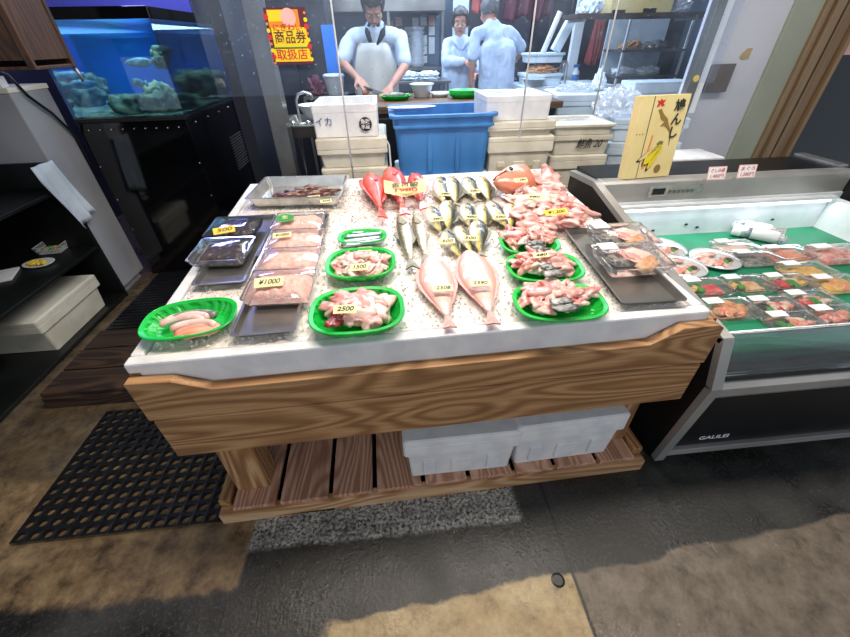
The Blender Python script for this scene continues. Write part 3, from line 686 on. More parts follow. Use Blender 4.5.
# --- green baskets
def basket(name, label, cx, cy, W, D, rz=0, h=.045, group=None):
    p = ice(cx, cy); t = thing(name, label, 'basket', (p.x, p.y, p.z - .004), (ICE_K, 0, rz), group)
    N = 96
    def ring(k, z, rib=0):
        out = []
        for j in range(N):
            a = 2 * PI * j / N; ca, sa = math.cos(a), math.sin(a); e = .72
            x = abs(ca) ** e * (1 if ca > 0 else -1); y = abs(sa) ** e * (1 if sa > 0 else -1)
            r = k + (rib if j % 4 < 2 else 0); out.append(Vector((x * (W / 2 - (1 - r) * .1), y * (D / 2 - (1 - r) * .1), z)))
        return out
    g = B().rings([ring(.55, 0), ring(.62, .003, .0), ring(.70, h * .3, .05), ring(.85, h * .7, .05), ring(.93, h, .0), ring(1.0, h + .002), ring(1.0, h - .002), ring(.95, h - .003), ring(.82, h * .62, .05), ring(.66, h * .25, .05), ring(.6, .001 + .003), ring(.5, .005)], True, False, True) if False else B().rings([ring(.42, .006), ring(.6, .006), ring(.68, h * .3, .05), ring(.82, h * .7, .05), ring(.9, h, .0), ring(1.0, h + .003), ring(1.0, h - .003), ring(.93, h - .005), ring(.87, h * .66, .05), ring(.73, h * .25, .05), ring(.63, 0), ring(.42, 0)])
    g.go('basket_body', M['green_plastic'], t)
    # rim bead
    B().tube(ring(1.0, h) + [ring(1.0, h)[0]], .0032, 6, False).go('rim', M['green_plastic'], t, True)
    return t
def chunk(seed, r=(.03, .02, .012), rough=.5):
    g = B(); bmesh.ops.create_icosphere(g.b, subdivisions=3, radius=1)
    for vv in g.b.verts:
        q = vv.co.copy(); n = noise.noise(q * 1.3 + Vector((seed * 5.1, 0, 0))) * rough * 1.3 + noise.noise(q * 3.5 + Vector((0, seed * 3.3, 0))) * rough * .5
        q.z = q.z if q.z > -.6 else -.6
        f = 1 + n; vv.co = Vector((q.x * r[0] * f, q.y * r[1] * f, q.z * r[2] * (1 + n * .6)))
    return g
protos = {}
def chunks(key, mats_, label, group, pts, size=(.032, .02, .013), name='fish_piece', cat='fish piece', spread=.9, rough=.5):
    """one fish piece for each point (x, y, z)"""
    for i, (x, y, z) in enumerate(pts):
        m_ = mats_[i % len(mats_)]; k = (key, m_, i % 3)
        if k not in protos: protos[k] = chunk(sum(map(ord, key)) % 7 + i % 3 * 2.3 + len(protos), size, rough).go(name, M[m_], None, True).data; bpy.data.objects.remove([o for o in bpy.data.objects if o.data == protos[k]][0])
        o = bpy.data.objects.new(name, protos[k]); COL.objects.link(o); o.location = (x, y, z); s_ = rnd.uniform(.8, 1.25)
        o.scale = (s_, s_, s_); o.rotation_euler = (rnd.uniform(-.35, .35), rnd.uniform(-.35, .35), rnd.random() * 6.3)
        tag(o, label, cat, group)
def heap(cx, cy, W, D, n, z0, hz):
    """points of a heap over an ellipse on the ice"""
    p = ice(cx, cy); out = []
    for i in range(n):
        a = i * 2.39996; r = math.sqrt((i + .5) / n); x, y = math.cos(a) * r * W / 2, math.sin(a) * r * D / 2
        out.append((p.x + x, p.y + y, icez(p.y + y) + z0 + hz * (1 - r * r)))
    return out
basket('green_basket', 'small green plastic basket holding silver fish fillets', 363, 242, .185, .115, 0, .03, 'green baskets')
basket('green_basket', 'green plastic basket of pink and white fish chunks, middle of the left column', 362, 271, .235, .20, 0, .04, 'green baskets')
basket('green_basket', 'green plastic basket of large red and pink fish pieces, front of the left column', 359, 320, .265, .215, .02, .045, 'green baskets')
basket('green_basket', 'green plastic basket of fish slices at the front left corner of the ice', 194, 326, .245, .175, .12, .035, 'green baskets')
basket('green_basket', 'green plastic basket of pink fish scraps, farthest of the right column', 528, 249, .215, .18, -.1, .035, 'green baskets')
basket('green_basket', 'green plastic basket of pink fish scraps, middle of the right column', 543, 274, .25, .185, -.08, .035, 'green baskets')
basket('green_basket', 'green plastic basket of pink fish scraps, nearest of the right column', 557, 309, .265, .185, -.05, .035, 'green baskets')
# silver fillets
for i in range(4):
    p = ice(362 + (i % 2) * 2, 236 + i * 4)
    g = B().rings([[Vector((x, math.cos(2 * PI * j / 10) * w_, math.sin(2 * PI * j / 10) * .007)) for j in range(10)] for x, w_ in ((-.075, .004), (-.06, .009), (-.02, .013), (.03, .013), (.06, .01), (.075, .005))])
    tag(g.go('silver_fillet', M['silver_fish'], None, True, loc=(p.x, p.y, p.z + .018 + .003 * (i % 2)), rot=(0, 0, .06 + .04 * i)), 'long silver fish fillet in the small green basket', 'fish fillet', 'silver fillets in the small green basket')
ptag(365, 249, '500', 'pale yellow tag on the silver fillets in the small green basket', .05, .022, .035, .3)
chunks('mid', ['pale_flesh', 'pink_flesh', 'pale_flesh', 'rose_flesh'], 'pink and white fish chunk heaped in the middle left green basket', 'chunks in the middle left green basket', heap(362, 271, .175, .135, 34, .022, .026), (.024, .016, .012), rough=.8)
ptag(359, 267, '1500', 'pale yellow price tag on the chunks in the middle left green basket', .056, .028, .072, .35, rz=.05)
chunks('big', ['pink_flesh', 'rose_flesh', 'pale_flesh'], 'large pink fish piece heaped in the front left green basket', 'pieces in the front left-column basket', heap(361, 317, .15, .10, 11, .026, .022), (.050, .030, .018), rough=.6)
chunks('bigd', ['dark_red_flesh', 'rose_flesh'], 'dark red fish piece in the front left-column green basket', 'dark pieces in the front left-column basket', [tuple(ice(335, 322, .045)), tuple(ice(344, 300, .045)), tuple(ice(338, 314, .05))], (.035, .022, .015))
ptag(345, 309, '2500', 'pale yellow price tag on the large pieces in the front left-column basket', .062, .028, .078, .35, rz=-.03)
for k, (cx, cy, n_, lb) in enumerate(((527, 245, 14, 'farthest'), (541, 270, 20, 'middle'), (553, 304, 22, 'nearest'))):
    chunks('rt%d' % k, ['pink_flesh', 'rose_flesh', 'pink_flesh', 'pale_flesh'], 'pink fish scrap in the %s basket of the right column' % lb, 'scraps in the %s right basket' % lb, heap(cx, cy, .18, .12, n_, .026, .022), (.036, .018, .014), rough=.85)
    for j, (ax, ay) in enumerate(((8, -2), (12, 4))):
        p = ice(cx + ax, cy + ay, .06); o = chunk(3 + k + j, (.024, .014, .008), 1.0).go('fish_piece', M['grey_fish'], None, True, loc=p)
        tag(o, 'grey-skinned fish scrap in the %s basket of the right column' % lb, 'fish piece', 'grey scraps in the %s right basket' % lb)
ptag(541, 255, '480', 'pale yellow tag on the middle basket of the right column', .055, .02, .075, .4, rz=.1)
# slices in the front-left basket
for i, (ox, oy, m_) in enumerate(((-8, -3, 'pale_flesh'), (-3, -6, 'pale_flesh'), (4, -8, 'grey_fish'), (3, 2, 'pale_flesh'), (10, 3, 'salmon'))):
    p = ice(190 + ox, 327 + oy, .03); pts = [p + Vector((math.cos(a) * .055, math.sin(a) * .028, .0)) for a in [.1 + PI * j / 9 for j in range(10)]]
    if m_ == 'salmon': o = chunk(5, (.055, .03, .012), .3).go('fish_slice', M['salmon'], None, True, loc=p + Vector((-.01, .006, -.006)), rot=(0, 0, .2)); lb = 'orange minced fish patty in the front left corner basket'
    else: o = B().tube(pts, [.006] + [.012] * 8 + [.006], 10).go('fish_slice', M[m_], None, True); lb = 'curved %s fish slice in the front left corner basket' % ('grey-skinned' if m_ == 'grey_fish' else 'pale')
    tag(o, lb, 'fish slice', None if m_ != 'pale_flesh' else 'curved slices in the corner basket')
# --- steel trays and their packs
def tray(name, label, p0, ux, uy, h=.018, m='steel', lip=.008, floor_z=.002, group=None, deep=False):
    """shallow metal tray; p0 near left corner, ux and uy its edge vectors"""
    W, D = ux.length, uy.length; rz = math.atan2(ux.y, ux.x)
    t = thing(name, label, 'tray', p0, (ICE_K, 0, rz), group)
    def rr(i, z, r=.012):
        out = []
        for (cx_, cy_, a0) in ((W - i - r, D - i - r, 0), (i + r, D - i - r, PI / 2), (i + r, i + r, PI), (W - i - r, i + r, 1.5 * PI)):
            for j in range(5): an = a0 + j * PI / 8; out.append(Vector((cx_ + r * math.cos(an), cy_ + r * math.sin(an), z)))
        return out
    k = h * .35
    B().rings([rr(lip + k + .002, 0), rr(lip + .001, h), rr(0, h), rr(0, h + .002), rr(lip, h + .002), rr(lip + k, .002 + .001), rr(W * .3, .003) if False else rr(lip + k + .004, .003)]).go('pan', M[m], t, bevel=0)
    return t
def icev(px, py, dz=0): return ice(px, py, dz)
a, b_, cc = icev(231, 342, .003), icev(297, 336, .003), icev(264, 264, .003)
tray('steel_tray', 'shallow steel tray nearest the front under the pink minced packs', a, b_ - a, Vector((-(b_ - a).y, (b_ - a).x, 0)).normalized() * .47, .018, 'steel', group='steel trays on the ice')
a2, b2_ = icev(256, 262, .003), icev(321, 258, .003)
tray('steel_tray', 'shallow steel tray farther back under the pink minced packs', a2 + Vector((0, .005, 0)), b2_ - a2, Vector((-(b2_ - a2).y, (b2_ - a2).x, 0)).normalized() * .36, .018, 'steel', group='steel trays on the ice')
a3, b3 = icev(192, 290, .003), icev(246, 286, .003)
tray('steel_tray', 'dark steel tray under the two dark shellfish packs', a3, b3 - a3, Vector((-(b3 - a3).y, (b3 - a3).x, 0)).normalized() * .55, .016, 'steel', group='steel trays on the ice')
a4, b4 = icev(620, 309, .003), icev(686, 306, .003)
tray('steel_tray', 'long steel tray under the two packs at the right side of the ice', a4, (b4 - a4), Vector((-(b4 - a4).y, (b4 - a4).x, 0)).normalized() * .50, .02, 'steel', group='steel trays on the ice')
# deep back tray
a5, b5 = icev(247, 209, .010), icev(342, 207, .010)
bt = tray('deep_steel_tray', 'deep bright steel tray of dark squid at the back left', a5, b5 - a5, Vector((0, .31, 0)), .045, 'steel_bright', .010)
for i in range(5):
    p = a5 + Vector((.17 + i * .045, .09 + (i % 3) * .045, .022)); n_ = 12
    pts = [p + Vector((-.07 + .14 * j / n_, .012 * math.sin(j * .8 + i), .004 * math.sin(j + i))) for j in range(n_ + 1)]
    tag(B().tube(pts, [.004 + .014 * math.sin(PI * (j + .5) / (n_ + 1)) for j in range(n_ + 1)], 8).go('squid', M['squid'], None, True, rot=(0, 0, 0)), 'dark brown squid lying in the deep steel tray', 'squid', 'squid in the deep tray')
ptag(314, 197, '1000', 'upper pale yellow tag in the deep steel tray', .055, .02, .05, .4, rz=.2)
ptag(326, 201, '500', 'lower pale yellow tag in the deep steel tray', .05, .02, .05, .4, rz=.25)
def pack(name, label, p, W, D, content, h=.028, rz=0, tilt=0, group=None, base_m='clear_plastic', film='film', sticker=None, cat='food pack', scale=1, slope=ICE_K):
    """clear plastic tray sealed with film; its food is fixed inside"""
    t = thing(name, label, cat, p, (slope + tilt, 0, rz), group)
    def rr(k, z, r=.012):
        w, d = W / 2 - k, D / 2 - k; out = []
        for (sx, sy, a0) in ((1, 1, 0), (-1, 1, PI / 2), (-1, -1, PI), (1, -1, 1.5 * PI)):
            for j in range(4): an = a0 + j * PI / 6; out.append(Vector((sx * (w - r) + r * math.cos(an), sy * (d - r) + r * math.sin(an), z)))
        return out
    B().rings([rr(.014, 0), rr(.005, h * .55), rr(.006, h), rr(0, h), rr(0, h + .0015)], True, False).go('tray', M[base_m], t, False)
    content(t, W - .034, D - .034, h)
    # film lid, gently domed
    g = B(); rows = []; nx, ny = 10, 8
    for j in range(ny + 1):
        row = []
        for i in range(nx + 1):
            x, y = (i / nx - .5) * (W - .006), (j / ny - .5) * (D - .006)
            row.append(g.b.verts.new((x, y, h + .003 + .009 * (1 - (2 * i / nx - 1) ** 4) * (1 - (2 * j / ny - 1) ** 4) + .0015 * noise.noise(Vector((x * 60, y * 60, p[0] * 9))))))
        rows.append(row)
    for j in range(ny):
        for i in range(nx): g.b.faces.new((rows[j][i], rows[j][i + 1], rows[j + 1][i + 1], rows[j + 1][i]))
    g.go('film', M[film], t, True)
    if sticker:
        q = B().b2((-.5 * sticker[2], -.5 * sticker[3], 0), (.5 * sticker[2], .5 * sticker[3], .001)).go('label_sticker', M['paper_white'], t, loc=(sticker[0], sticker[1], h + .0145))
    return t
def bed(m, hgt=.9, seed=0, sx=1, sy=1, off=(0, 0), nm='filling'):
    def f(t, W, D, h):
        g = B(); nx, ny = 34, 26; rows = []
        for j in range(ny + 1):
            row = []
            for i in range(nx + 1):
                u, v_ = 2 * i / nx - 1, 2 * j / ny - 1; e = max(0, 1 - max(abs(u), abs(v_)) ** 6); x, y = u * W / 2 * sx + off[0], v_ * D / 2 * sy + off[1]
                n = noise.noise(Vector((x * 55, y * 55, seed))) * .006 + noise.noise(Vector((x * 130, y * 130, seed + 3))) * .003
                row.append(g.b.verts.new((x, y, .003 + (h * hgt + n) * e)))
            rows.append(row)
        for j in range(ny):
            for i in range(nx): g.b.faces.new((rows[j][i], rows[j][i + 1], rows[j + 1][i + 1], rows[j + 1][i]))
        g.go(nm, M[m], t, True)
    return f
def pieces(ms, n, size=(.022, .014, .008), nm='fish_slice', box=(-1, 1, -1, 1)):
    def f(t, W, D, h):
        for i in range(n):
            a = i * 2.39996; r = math.sqrt((i + .5) / n) * .86
            u = (box[0] + box[1]) / 2 + (box[1] - box[0]) / 2 * math.cos(a) * r; v_ = (box[2] + box[3]) / 2 + (box[3] - box[2]) / 2 * math.sin(a) * r
            chunk(i % 4 + 1.5, size, .45).go(nm, M[ms[i % len(ms)]], t, True, loc=(u * W / 2 * .8, v_ * D / 2 * .8, .012 + .004 * (i % 3)), rot=(.2 * math.sin(i), .1, i * 1.9))
    return f
def both(*fs):
    def f(t, W, D, h):
        for k in fs: k(t, W, D, h)
    return f
GP = 'pink minced packs on steel trays'
for i, (x, y, lb) in enumerate(((283, 292, 'nearest of the four'), (291, 267, 'second from the front'), (297, 247, 'third from the front'), (300, 228, 'farthest of the four'))):
    p = ice(x, y, .024); pack('mince_pack', 'clear pack of pale pink minced fish, ' + lb, p, .205 if i < 2 else .20, .155, bed('mince', 1.0, i * 4), .034, -.03, .04 + (.0 if i % 2 else .03), GP)
ptag(269, 282, '¥1000', 'pale yellow price tag on the nearest pink minced pack', .085, .038, .072, .3, rz=.06)
ptag(282, 235, '¥1000', 'pale yellow price tag on the third pink minced pack', .065, .026, .075, .3, rz=.1)
p = ice(285, 218, .078); t_ = thing('oval_sticker', 'oval green sticker on the farthest pink minced pack', 'sticker', p, (.25, 0, .1))
B().lathe([(.036, 0), (.036, .001)], 28, sy=.7).go('disc', M['leaf'], t_); B().lathe([(.030, 0), (.030, .001)], 28, (0, 0, .001), sy=.62).go('inner_oval', M['poster_green'], t_)
text('writing', '生', .026, M['tag_yellow'], t_, (0, 0, .0025))
for i, (x, y, lb) in enumerate(((225, 256, 'nearer'), (237, 233, 'farther'))):
    p = ice(x, y, .022); pack('shellfish_pack', '%s of the two packs of small dark shellfish' % lb, p, .195, .165, bed('shellfish', .75, 20 + i), .032, -.04, .05, 'dark shellfish packs', 'black_plastic' if i else 'clear_plastic')
ptag(224, 230, '500', 'bent deep yellow tag on the dark shellfish packs', .075, .03, .078, .5, m='tag_deep', rz=.35)
for i, (x, y, lb) in enumerate(((629, 264, 'nearer'), (620, 242, 'farther'))):
    p = ice(x, y, .026)
    pack('fillet_pack', '%s of the two clear fish fillet packs on the long right tray' % lb, p, .22, .165, both(pieces(['pale_flesh', 'pink_flesh', 'tan_roll'], 4, (.045, .03, .010), box=(-.2, 1, -1, 1)), pieces(['grey_fish'], 2, (.04, .022, .01), box=(-1, -.3, -1, 1))), .034, .02, .05, 'clear fillet packs on the right tray', sticker=(-.07, .045, .06, .04))
# --- cut bream heap, back right
hp = [(510, 182), (527, 178), (545, 186), (536, 193), (520, 199), (552, 199), (538, 207), (563, 206), (520, 212), (545, 218), (565, 217), (528, 221), (575, 210), (512, 207), (556, 190), (548, 178), (572, 221), (538, 200)]
def pts_at(l, dz): return [tuple(ice(x, y, dz + .008 * ((i * 7) % 3))) for i, (x, y) in enumerate(l)]
chunks('bream', ['pink_flesh', 'pale_flesh', 'pink_flesh', 'rose_flesh'], 'translucent pink cut fish piece heaped at the back right of the ice', 'cut pink fish heaped at the back right', pts_at(hp, .022), (.075, .042, .022), rough=.7)
chunks('bream2', ['pale_flesh', 'pink_flesh'], 'small pink fish collar piece on top of the back right heap', 'small pieces on the back right heap', pts_at([(532, 186), (548, 194), (530, 204), (556, 212), (540, 213), (566, 200), (520, 192), (572, 214), (509, 198), (550, 224)], .045), (.04, .022, .014), rough=.9)
t_ = thing('cut_bream', 'orange-pink bream head propped on the heap at the back right', 'fish head', ice(516, 182, .06), (-.55, -.10, 3.45))
t_.scale = (1.25, 1.25, 1.25)
g = B().rings([[Vector((x, math.cos(2 * PI * j / 16) * h_, math.sin(2 * PI * j / 16) * w_)) for j in range(16)] for x, h_, w_ in ((.10, .004, .006), (.085, .028, .02), (.05, .055, .032), (.0, .078, .042), (-.05, .085, .045), (-.065, .06, .03))])
g.go('head', M['bream_skin'], t_, True)
for s_ in (-1, 1): q = B(); q.sph((.035, -.028, s_ * .034), (.016, .016, .009), 12); q.mi = 1; q.sph((.035, -.028, s_ * .041), (.010, .010, .005), 10); q.go('eye', [M['eye_white'], M['eye_black']], t_, True)
B().tube([(.1, -.012, 0), (.075, -.022, .022), (.05, -.03, .03)], .003, 6).go('mouth', M['dark_red_flesh'], t_, True)
B().prism([(-.04, .02), (-.08, .05), (-.10, 0), (-.08, -.03)], .03, .034, 'xy').go('gill_cover', M['rose_flesh'], t_)
ptag(521, 180, '1280', 'pale tag on the bream head', .062, .026, .105, .4, rz=.1)
ptag(534, 197, '980', 'pale tag in the middle of the cut fish heap', .065, .024, .075, .4, rz=-.1)
ptag(556, 212, '¥1,200', 'deep yellow price tag on the front of the cut fish heap', .10, .030, .075, .4, m='tag_deep', rz=.15)
# ============================================================ CHILLED DISPLAY CASE
case = thing('display_case', 'chilled glass-fronted display case of packed fish at the right', 'display case', (1.02, .75, 0), (0, 0, .0))
CW = 1.42                       # length along x; local y = depth from the front
side = [(.045, .03), (.005, .50), (.06, .675), (.60, .765), (1.06, .865), (1.34, .845), (1.34, .02), (.10, .0)]
for i, x in enumerate((0, CW - .03)):
    B().prism(side, x, x + .028, 'yz').go('side_panel', M['black_board'], case)
    pth = [Vector((x + .014, a, b_)) for a, b_ in side[:6]]
    g = B()
    for q in range(5):
        a, b_ = pth[q], pth[q + 1]; d_ = (b_ - a).normalized(); nn = Vector((0, -d_.z, d_.y)); w_ = .019
        vs = [g.b.verts.new(v) for v in (a + Vector((-w_, 0, 0)) - nn * -.004, a + Vector((w_, 0, 0)) + nn * .004, b_ + Vector((w_, 0, 0)) + nn * .004, b_ + Vector((-w_, 0, 0)) + nn * .004, a + Vector((-w_, 0, 0)) - nn * .022, a + Vector((w_, 0, 0)) - nn * .022, b_ + Vector((w_, 0, 0)) - nn * .022, b_ + Vector((-w_, 0, 0)) - nn * .022)]
        for f in ((0, 1, 2, 3), (7, 6, 5, 4), (0, 4, 5, 1), (1, 5, 6, 2), (2, 6, 7, 3), (3, 7, 4, 0)): g.b.faces.new([vs[k] for k in f])
    g.go('edge_trim', M['steel_satin'], case)
x0, x1 = .03, CW - .032
B().b2((x0, .055, .10), (x1, .085, .435)).go('front_panel', M['black_metal'], case, bevel=.002)
for z in (.052, .078): B().b2((x0, .045 - (z - .05) * .2, z), (x1, .085, z + .016)).go('kick_rail', M['steel_satin'], case, bevel=.003)
B().b2((x0, .10, 0), (x1, .12, .052)).go('plinth', M['black_metal'], case)
g = B(); g.prism([(.02, .435), (.01, .455), (.01, .49), (.03, .505), (.12, .505), (.12, .435)], x0, x1, 'yz'); g.go('bumper', M['steel_satin'], case, bevel=.003)
B().b2((x0, .03, .508), (x1, .085, .520)).go('ledge_strip', M['black_plastic'], case)
B().prism([(.032, .522), (.012 + .068, .672), (.018 + .068, .672), (.040, .522)], x0, x1, 'yz').go('front_glass', M['case_glass'], case)
B().tube([(x0, .083, .676), (x1, .083, .676)], .007, 10).go('glass_rail', M['steel_bright'], case, True)
B().b2((x0, .095, .53), (x1, 1.02, .572)).go('deck', M['white_plastic'], case)
B().b2((x0 + .002, .089, .535), (x1 - .002, .0945, .577)).go('liner_front', M['green_mat'], case)
B().b2((x0 + .002, .10, .573), (x1 - .06, 1.015, .576)).go('deck_liner', M['green_mat'], case)
B().b2((x1 - .05, .1, .573), (x1 - .045, 1.02, .745)).go('inner_side_wall', M['white_plastic'], case)
B().b2((x0, 1.022, .50), (x1, 1.05, .765)).go('inner_back_wall', M['white_plastic'], case)
g = B()
for x, z in ((.30, .62), (.37, .60), (.55, .625), (.62, .605), (.95, .615), (1.05, .625)): g.b2((x, 1.018, z), (x + .016, 1.0215, z + .009))
g.go('drain_slots', M['black_plastic'], case)
B().b2((x0, 1.051, .02), (x1, 1.335, .858)).go('machine_box', M['black_metal'], case)
B().prism([(1.03, .765), (1.03, .86), (1.045, .872), (1.10, .872), (1.10, .765)], x0, x1, 'yz').go('canopy_front', M['steel_satin'], case, bevel=.003)
B().b2((x0, 1.102, .859), (x1, 1.335, .873)).go('canopy_top', M['black_metal'], case)
g = B(); g.b2((x0 + .02, .985, .742), (x1 - .06, 1.018, .756)); g.go('lamp_housing', M['white_plastic'], case)
B().b2((x1 - .03, 1.10, .874), (x1 + .03, 1.36, .885)).go('end_strip', M['steel_bright'], case)
lm, lt = base('strip_lamp', .4); lt.bsdf.inputs['Emission Color'].default_value = (.85, .93, 1, 1); lt.bsdf.inputs['Emission Strength'].default_value = 3
B().tube([(x0 + .04, 1.0, .732), (x1 - .08, 1.0, .732)], .008, 10).go('strip_lamp', M['strip_lamp'], case, True)
l = bpy.data.lights.new('case_lamp', 'AREA'); l.shape = 'RECTANGLE'; l.size = 1.25; l.size_y = .03; l.energy = 1.1; l.color = (.85, .94, 1)
lo = bpy.data.objects.new('case_lamp', l); lo.location = (1.02 + CW / 2, 1.73, .722); lo.rotation_euler = (-.5, 0, 0); COL.objects.link(lo)
cp = B().b2((-.14, -.006, -.026), (.14, 0, .026)).go('control_panel', M['steel_bright'], case, loc=(.42, 1.0295, .815))
B().b2((-.12, -.008, -.014), (-.055, -.0065, .016)).go('display', M['black_plastic'], cp)
for i in range(6): B().b2((-.035 + i * .024, -.008, -.010), (-.019 + i * .024, -.0065, .006)).go('button', M['steel'], cp)
g = text('maker_name', 'GALILEI', .030, M['paper_white'], case, (.215, .054, .142), (PI / 2, 0, 0), bold=.0003, width=.125)
# small notice card at the rail
g = tag(B().b2((-.022, -.001, 0), (.022, .001, .06)).go('white_card', M['paper_white'], None, loc=(1.28, 1.70, .578), rot=(0, 0, .1)), 'small white card standing behind the slanted side rail of the case', 'card')
# gift box standing on the canopy
p0, p1 = at(627, 183, z=.876), at(664, 182, z=.876)
t_ = thing('gift_box', 'tall yellow box with a painted bird and yellow leaves on the display case', 'box', (p0.x + .015, p0.y + .06, .8745), (-.10, 0, .10))
BW, BH, BD = .255, .36, .05
B().b2((0, 0, 0), (BW, BD, BH)).go('box_body', M['yellow_box'], t_, bevel=.002)
def pl(name, poly, m, dy=-.0016): return B().prism(poly, dy - .0004, dy + .0012, 'xz').go(name, M[m], t_)
pl('spine_line', [(.066, .003), (.068, .003), (.068, BH - .003), (.066, BH - .003)], 'ink')
pl('red_seal', [(.085, .312), (.098, .316), (.104, .328), (.111, .314), (.126, .318), (.117, .327), (.126, .342), (.11, .338), (.102, .346), (.098, .336), (.084, .340), (.092, .327)], 'ink_red')
mat('wing_brown', c('#8d7236'), .7); mat('leaf_yellow', c('#e8cf1e'), .6); mat('box_orange', c('#dd8a3c'), .6); mat('olive', c('#6d7a2c'), .6)
pl('painted_wing', [(.10, .30), (.115, .305), (.13, .285), (.16, .262), (.175, .235), (.168, .222), (.15, .235), (.13, .232), (.148, .25), (.125, .262), (.115, .28)], 'wing_brown')
pl('painted_tail', [(.175, .235), (.195, .212), (.205, .175), (.205, .14), (.198, .17), (.19, .2), (.17, .222)], 'wing_brown', -.0012)
for k, (bx, by, an, ln, wd) in enumerate(((.165, .15, 4.0, .12, .022), (.160, .15, 3.72, .13, .010), (.168, .145, 4.25, .125, .012))):
    poly = []; 
    for j in range(14):
        a = 2 * PI * j / 14; u, v_ = (math.cos(a) * .5 + .5) * ln, math.sin(a) * wd
        poly.append((bx + u * math.cos(an) - v_ * math.sin(an), by + u * math.sin(an) + v_ * math.cos(an)))
    pl('leaf_outline', [(bx + (x - bx) * 1.04, by + (z - by) * 1.04) for x, z in poly], 'ink', -.0013)
    pl('painted_leaf', [(bx + (x - bx) * .93, by + (z - by) * .93) for x, z in poly], 'leaf_yellow' if k != 1 else 'yellow_box', -.0022)
pl('painted_bud', [(.135, .155), (.15, .168), (.17, .165), (.168, .15), (.15, .145)], 'olive')
pl('orange_strip', [(.086, .045), (.094, .045), (.106, .195), (.099, .195)], 'box_orange')
pl('round_mark', [(.175 + .018 * math.cos(a), .04 + .02 * math.sin(a)) for a in [2 * PI * j / 12 for j in range(12)]], 'wing_brown')
text('title', '鳩\nサ\nブ\nレ\nー' if False else '鳩\nん\nし', .056, M['ink'], t_, (.208, -.0024, .255), (PI / 2, 0, 0), bold=.0014)
text('side_note', '豊島屋' if False else '・・・', .016, M['ink'], t_, (.03, -.0024, .20), (PI / 2, 0, 0), bold=.0008)
def stand_card(px, py, lines, label, w=.085, h=.058, z=.875, m='paper_white', tilt=-.25, y=None):
    p = at(px, py, z=z) if y is None else at(px, py, y=y)
    t = thing('price_card', label, 'price card', (p.x, p.y, z), (tilt, 0, 0))
    B().b2((-w / 2, -.002, 0), (w / 2, .0, h)).go('card', M['poster_pink'], t)
    B().b2((-w / 2 + .004, -.0028, .004), (w / 2 - .004, -.0021, h - .004)).go('face', M[m], t)
    for k, (s_, mm, sz_) in enumerate(lines): text('writing', s_, sz_, M[mm], t, (0, -.0034, h * (.70 - .42 * k)), (PI / 2, 0, 0), width=w * .75, shear=.1)
    B().b2((-w / 2, .0, 0), (w / 2, .02, .003)).go('foot', M['tan_metal'], t)
    return t
stand_card(715, 180, [('さしみ盛', 'ink_red', .020), ('1,480円', 'ink_red', .022)], 'left of the two pink price cards standing on the display case', .095, .062)
stand_card(745, 178, [('まぐろ', 'ink_red', .020), ('1,280円', 'ink_red', .022)], 'right of the two pink price cards standing on the display case', .095, .062)
stand_card(774, 241, [('あじ', 'ink', .018), ('1,800', 'ink_red', .02)], 'white price card on the green liner beside the rolled sheets', .10, .062, .5775)
# goods in the case
DZ = .5775
def on_deck(px, py): return at(px, py, z=DZ + .02).xy.to_3d() + Vector((0, 0, DZ))
def plate(px, py, r, lb, seed):
    p = on_deck(px, py); t = thing('sashimi_plate', lb, 'plate of sashimi', p, (0, 0, seed), 'round sashimi plates')
    B().lathe([(r * .6, 0), (r * .62, .004), (r * .93, .014), (r, .018), (r, .020), (r * .92, .017), (r * .6, .007), (.001, .007)], 36, cap1=False).go('plate', M['white_plastic'], t, True)
    for i in range(11):
        a = i * .52 + 1; q = r * .52
        chunk(i % 4, (.026, .017, .006), .35).go('fish_slice', M['pale_flesh' if i % 3 else 'pink_flesh'], t, True, loc=(math.cos(a) * q, math.sin(a) * q * .9, .016 + .002 * (i % 2)), rot=(0, .2, a))
    for (x, y, mm, s_) in ((r * .3, -r * .35, 'garnish_dark', .018), (r * .05, -r * .45, 'leaf', .014), (-r * .1, -r * .40, 'salmon', .015)): chunk(3, (s_, s_ * .8, .012), .6).go('garnish', M[mm], t, True, loc=(x, y, .02))
    g = B(); N = 24; prev = None
    g.rings([[Vector((math.cos(2 * PI * j / N) * r * k, math.sin(2 * PI * j / N) * r * k, z)) for j in range(N)] for k, z in ((1.0, .021), (.8, .034), (.5, .040), (.2, .042))], False, True); g.go('film', M['film'], t, True)
plate(662, 247, .112, 'white sashimi plate farthest left, half hidden by the side rail', .3)
plate(680, 265, .112, 'white sashimi plate in front, touching the case rail', .0)
plate(715, 258, .108, 'white plate of pink sashimi ring with dark garnish, rightmost of the three', .2)
def cpack(px, py, W, D, f, lb, st=True, h=.028, rz=.0, group=None):
    p = on_deck(px, py); return pack('fish_pack', lb, p, W, D, f, h, rz, 0, group, sticker=(-W * .27, D * .25, W * .34, D * .3) if st else None, slope=0)
cpack(736, 247, .205, .135, bed('pale_flesh', .5, 1), 'clear pack of white fish flesh behind the blue-white pack')
cpack(757, 258, .215, .135, bed('grey_fish', .35, 2, off=(0, 0)), 'clear pack of long silvery fillets right of the plates')
cpack(706, 287, .19, .125, both(bed('tuna', .5, 3, .55, .8, (.025, 0)), pieces(['leaf', 'yellow_roe', 'leaf'], 5, (.015, .012, .008), 'garnish', (-1, -.1, -1, 1))), 'clear pack of red tuna block with green garnish')
cpack(746, 284, .20, .125, both(bed('tan_roll', .45, 4, .55, .8, (.025, 0)), pieces(['leaf', 'yellow_roe', 'leaf'], 5, (.015, .012, .008), 'garnish', (-1, -.1, -1, 1))), 'clear pack of brownish fish with lemon and green garnish')
cpack(730, 309, .205, .13, pieces(['tan_roll', 'salmon', 'tan_roll'], 12, (.024, .018, .011)), 'clear pack of tan cooked pieces nearest the left front of the case')
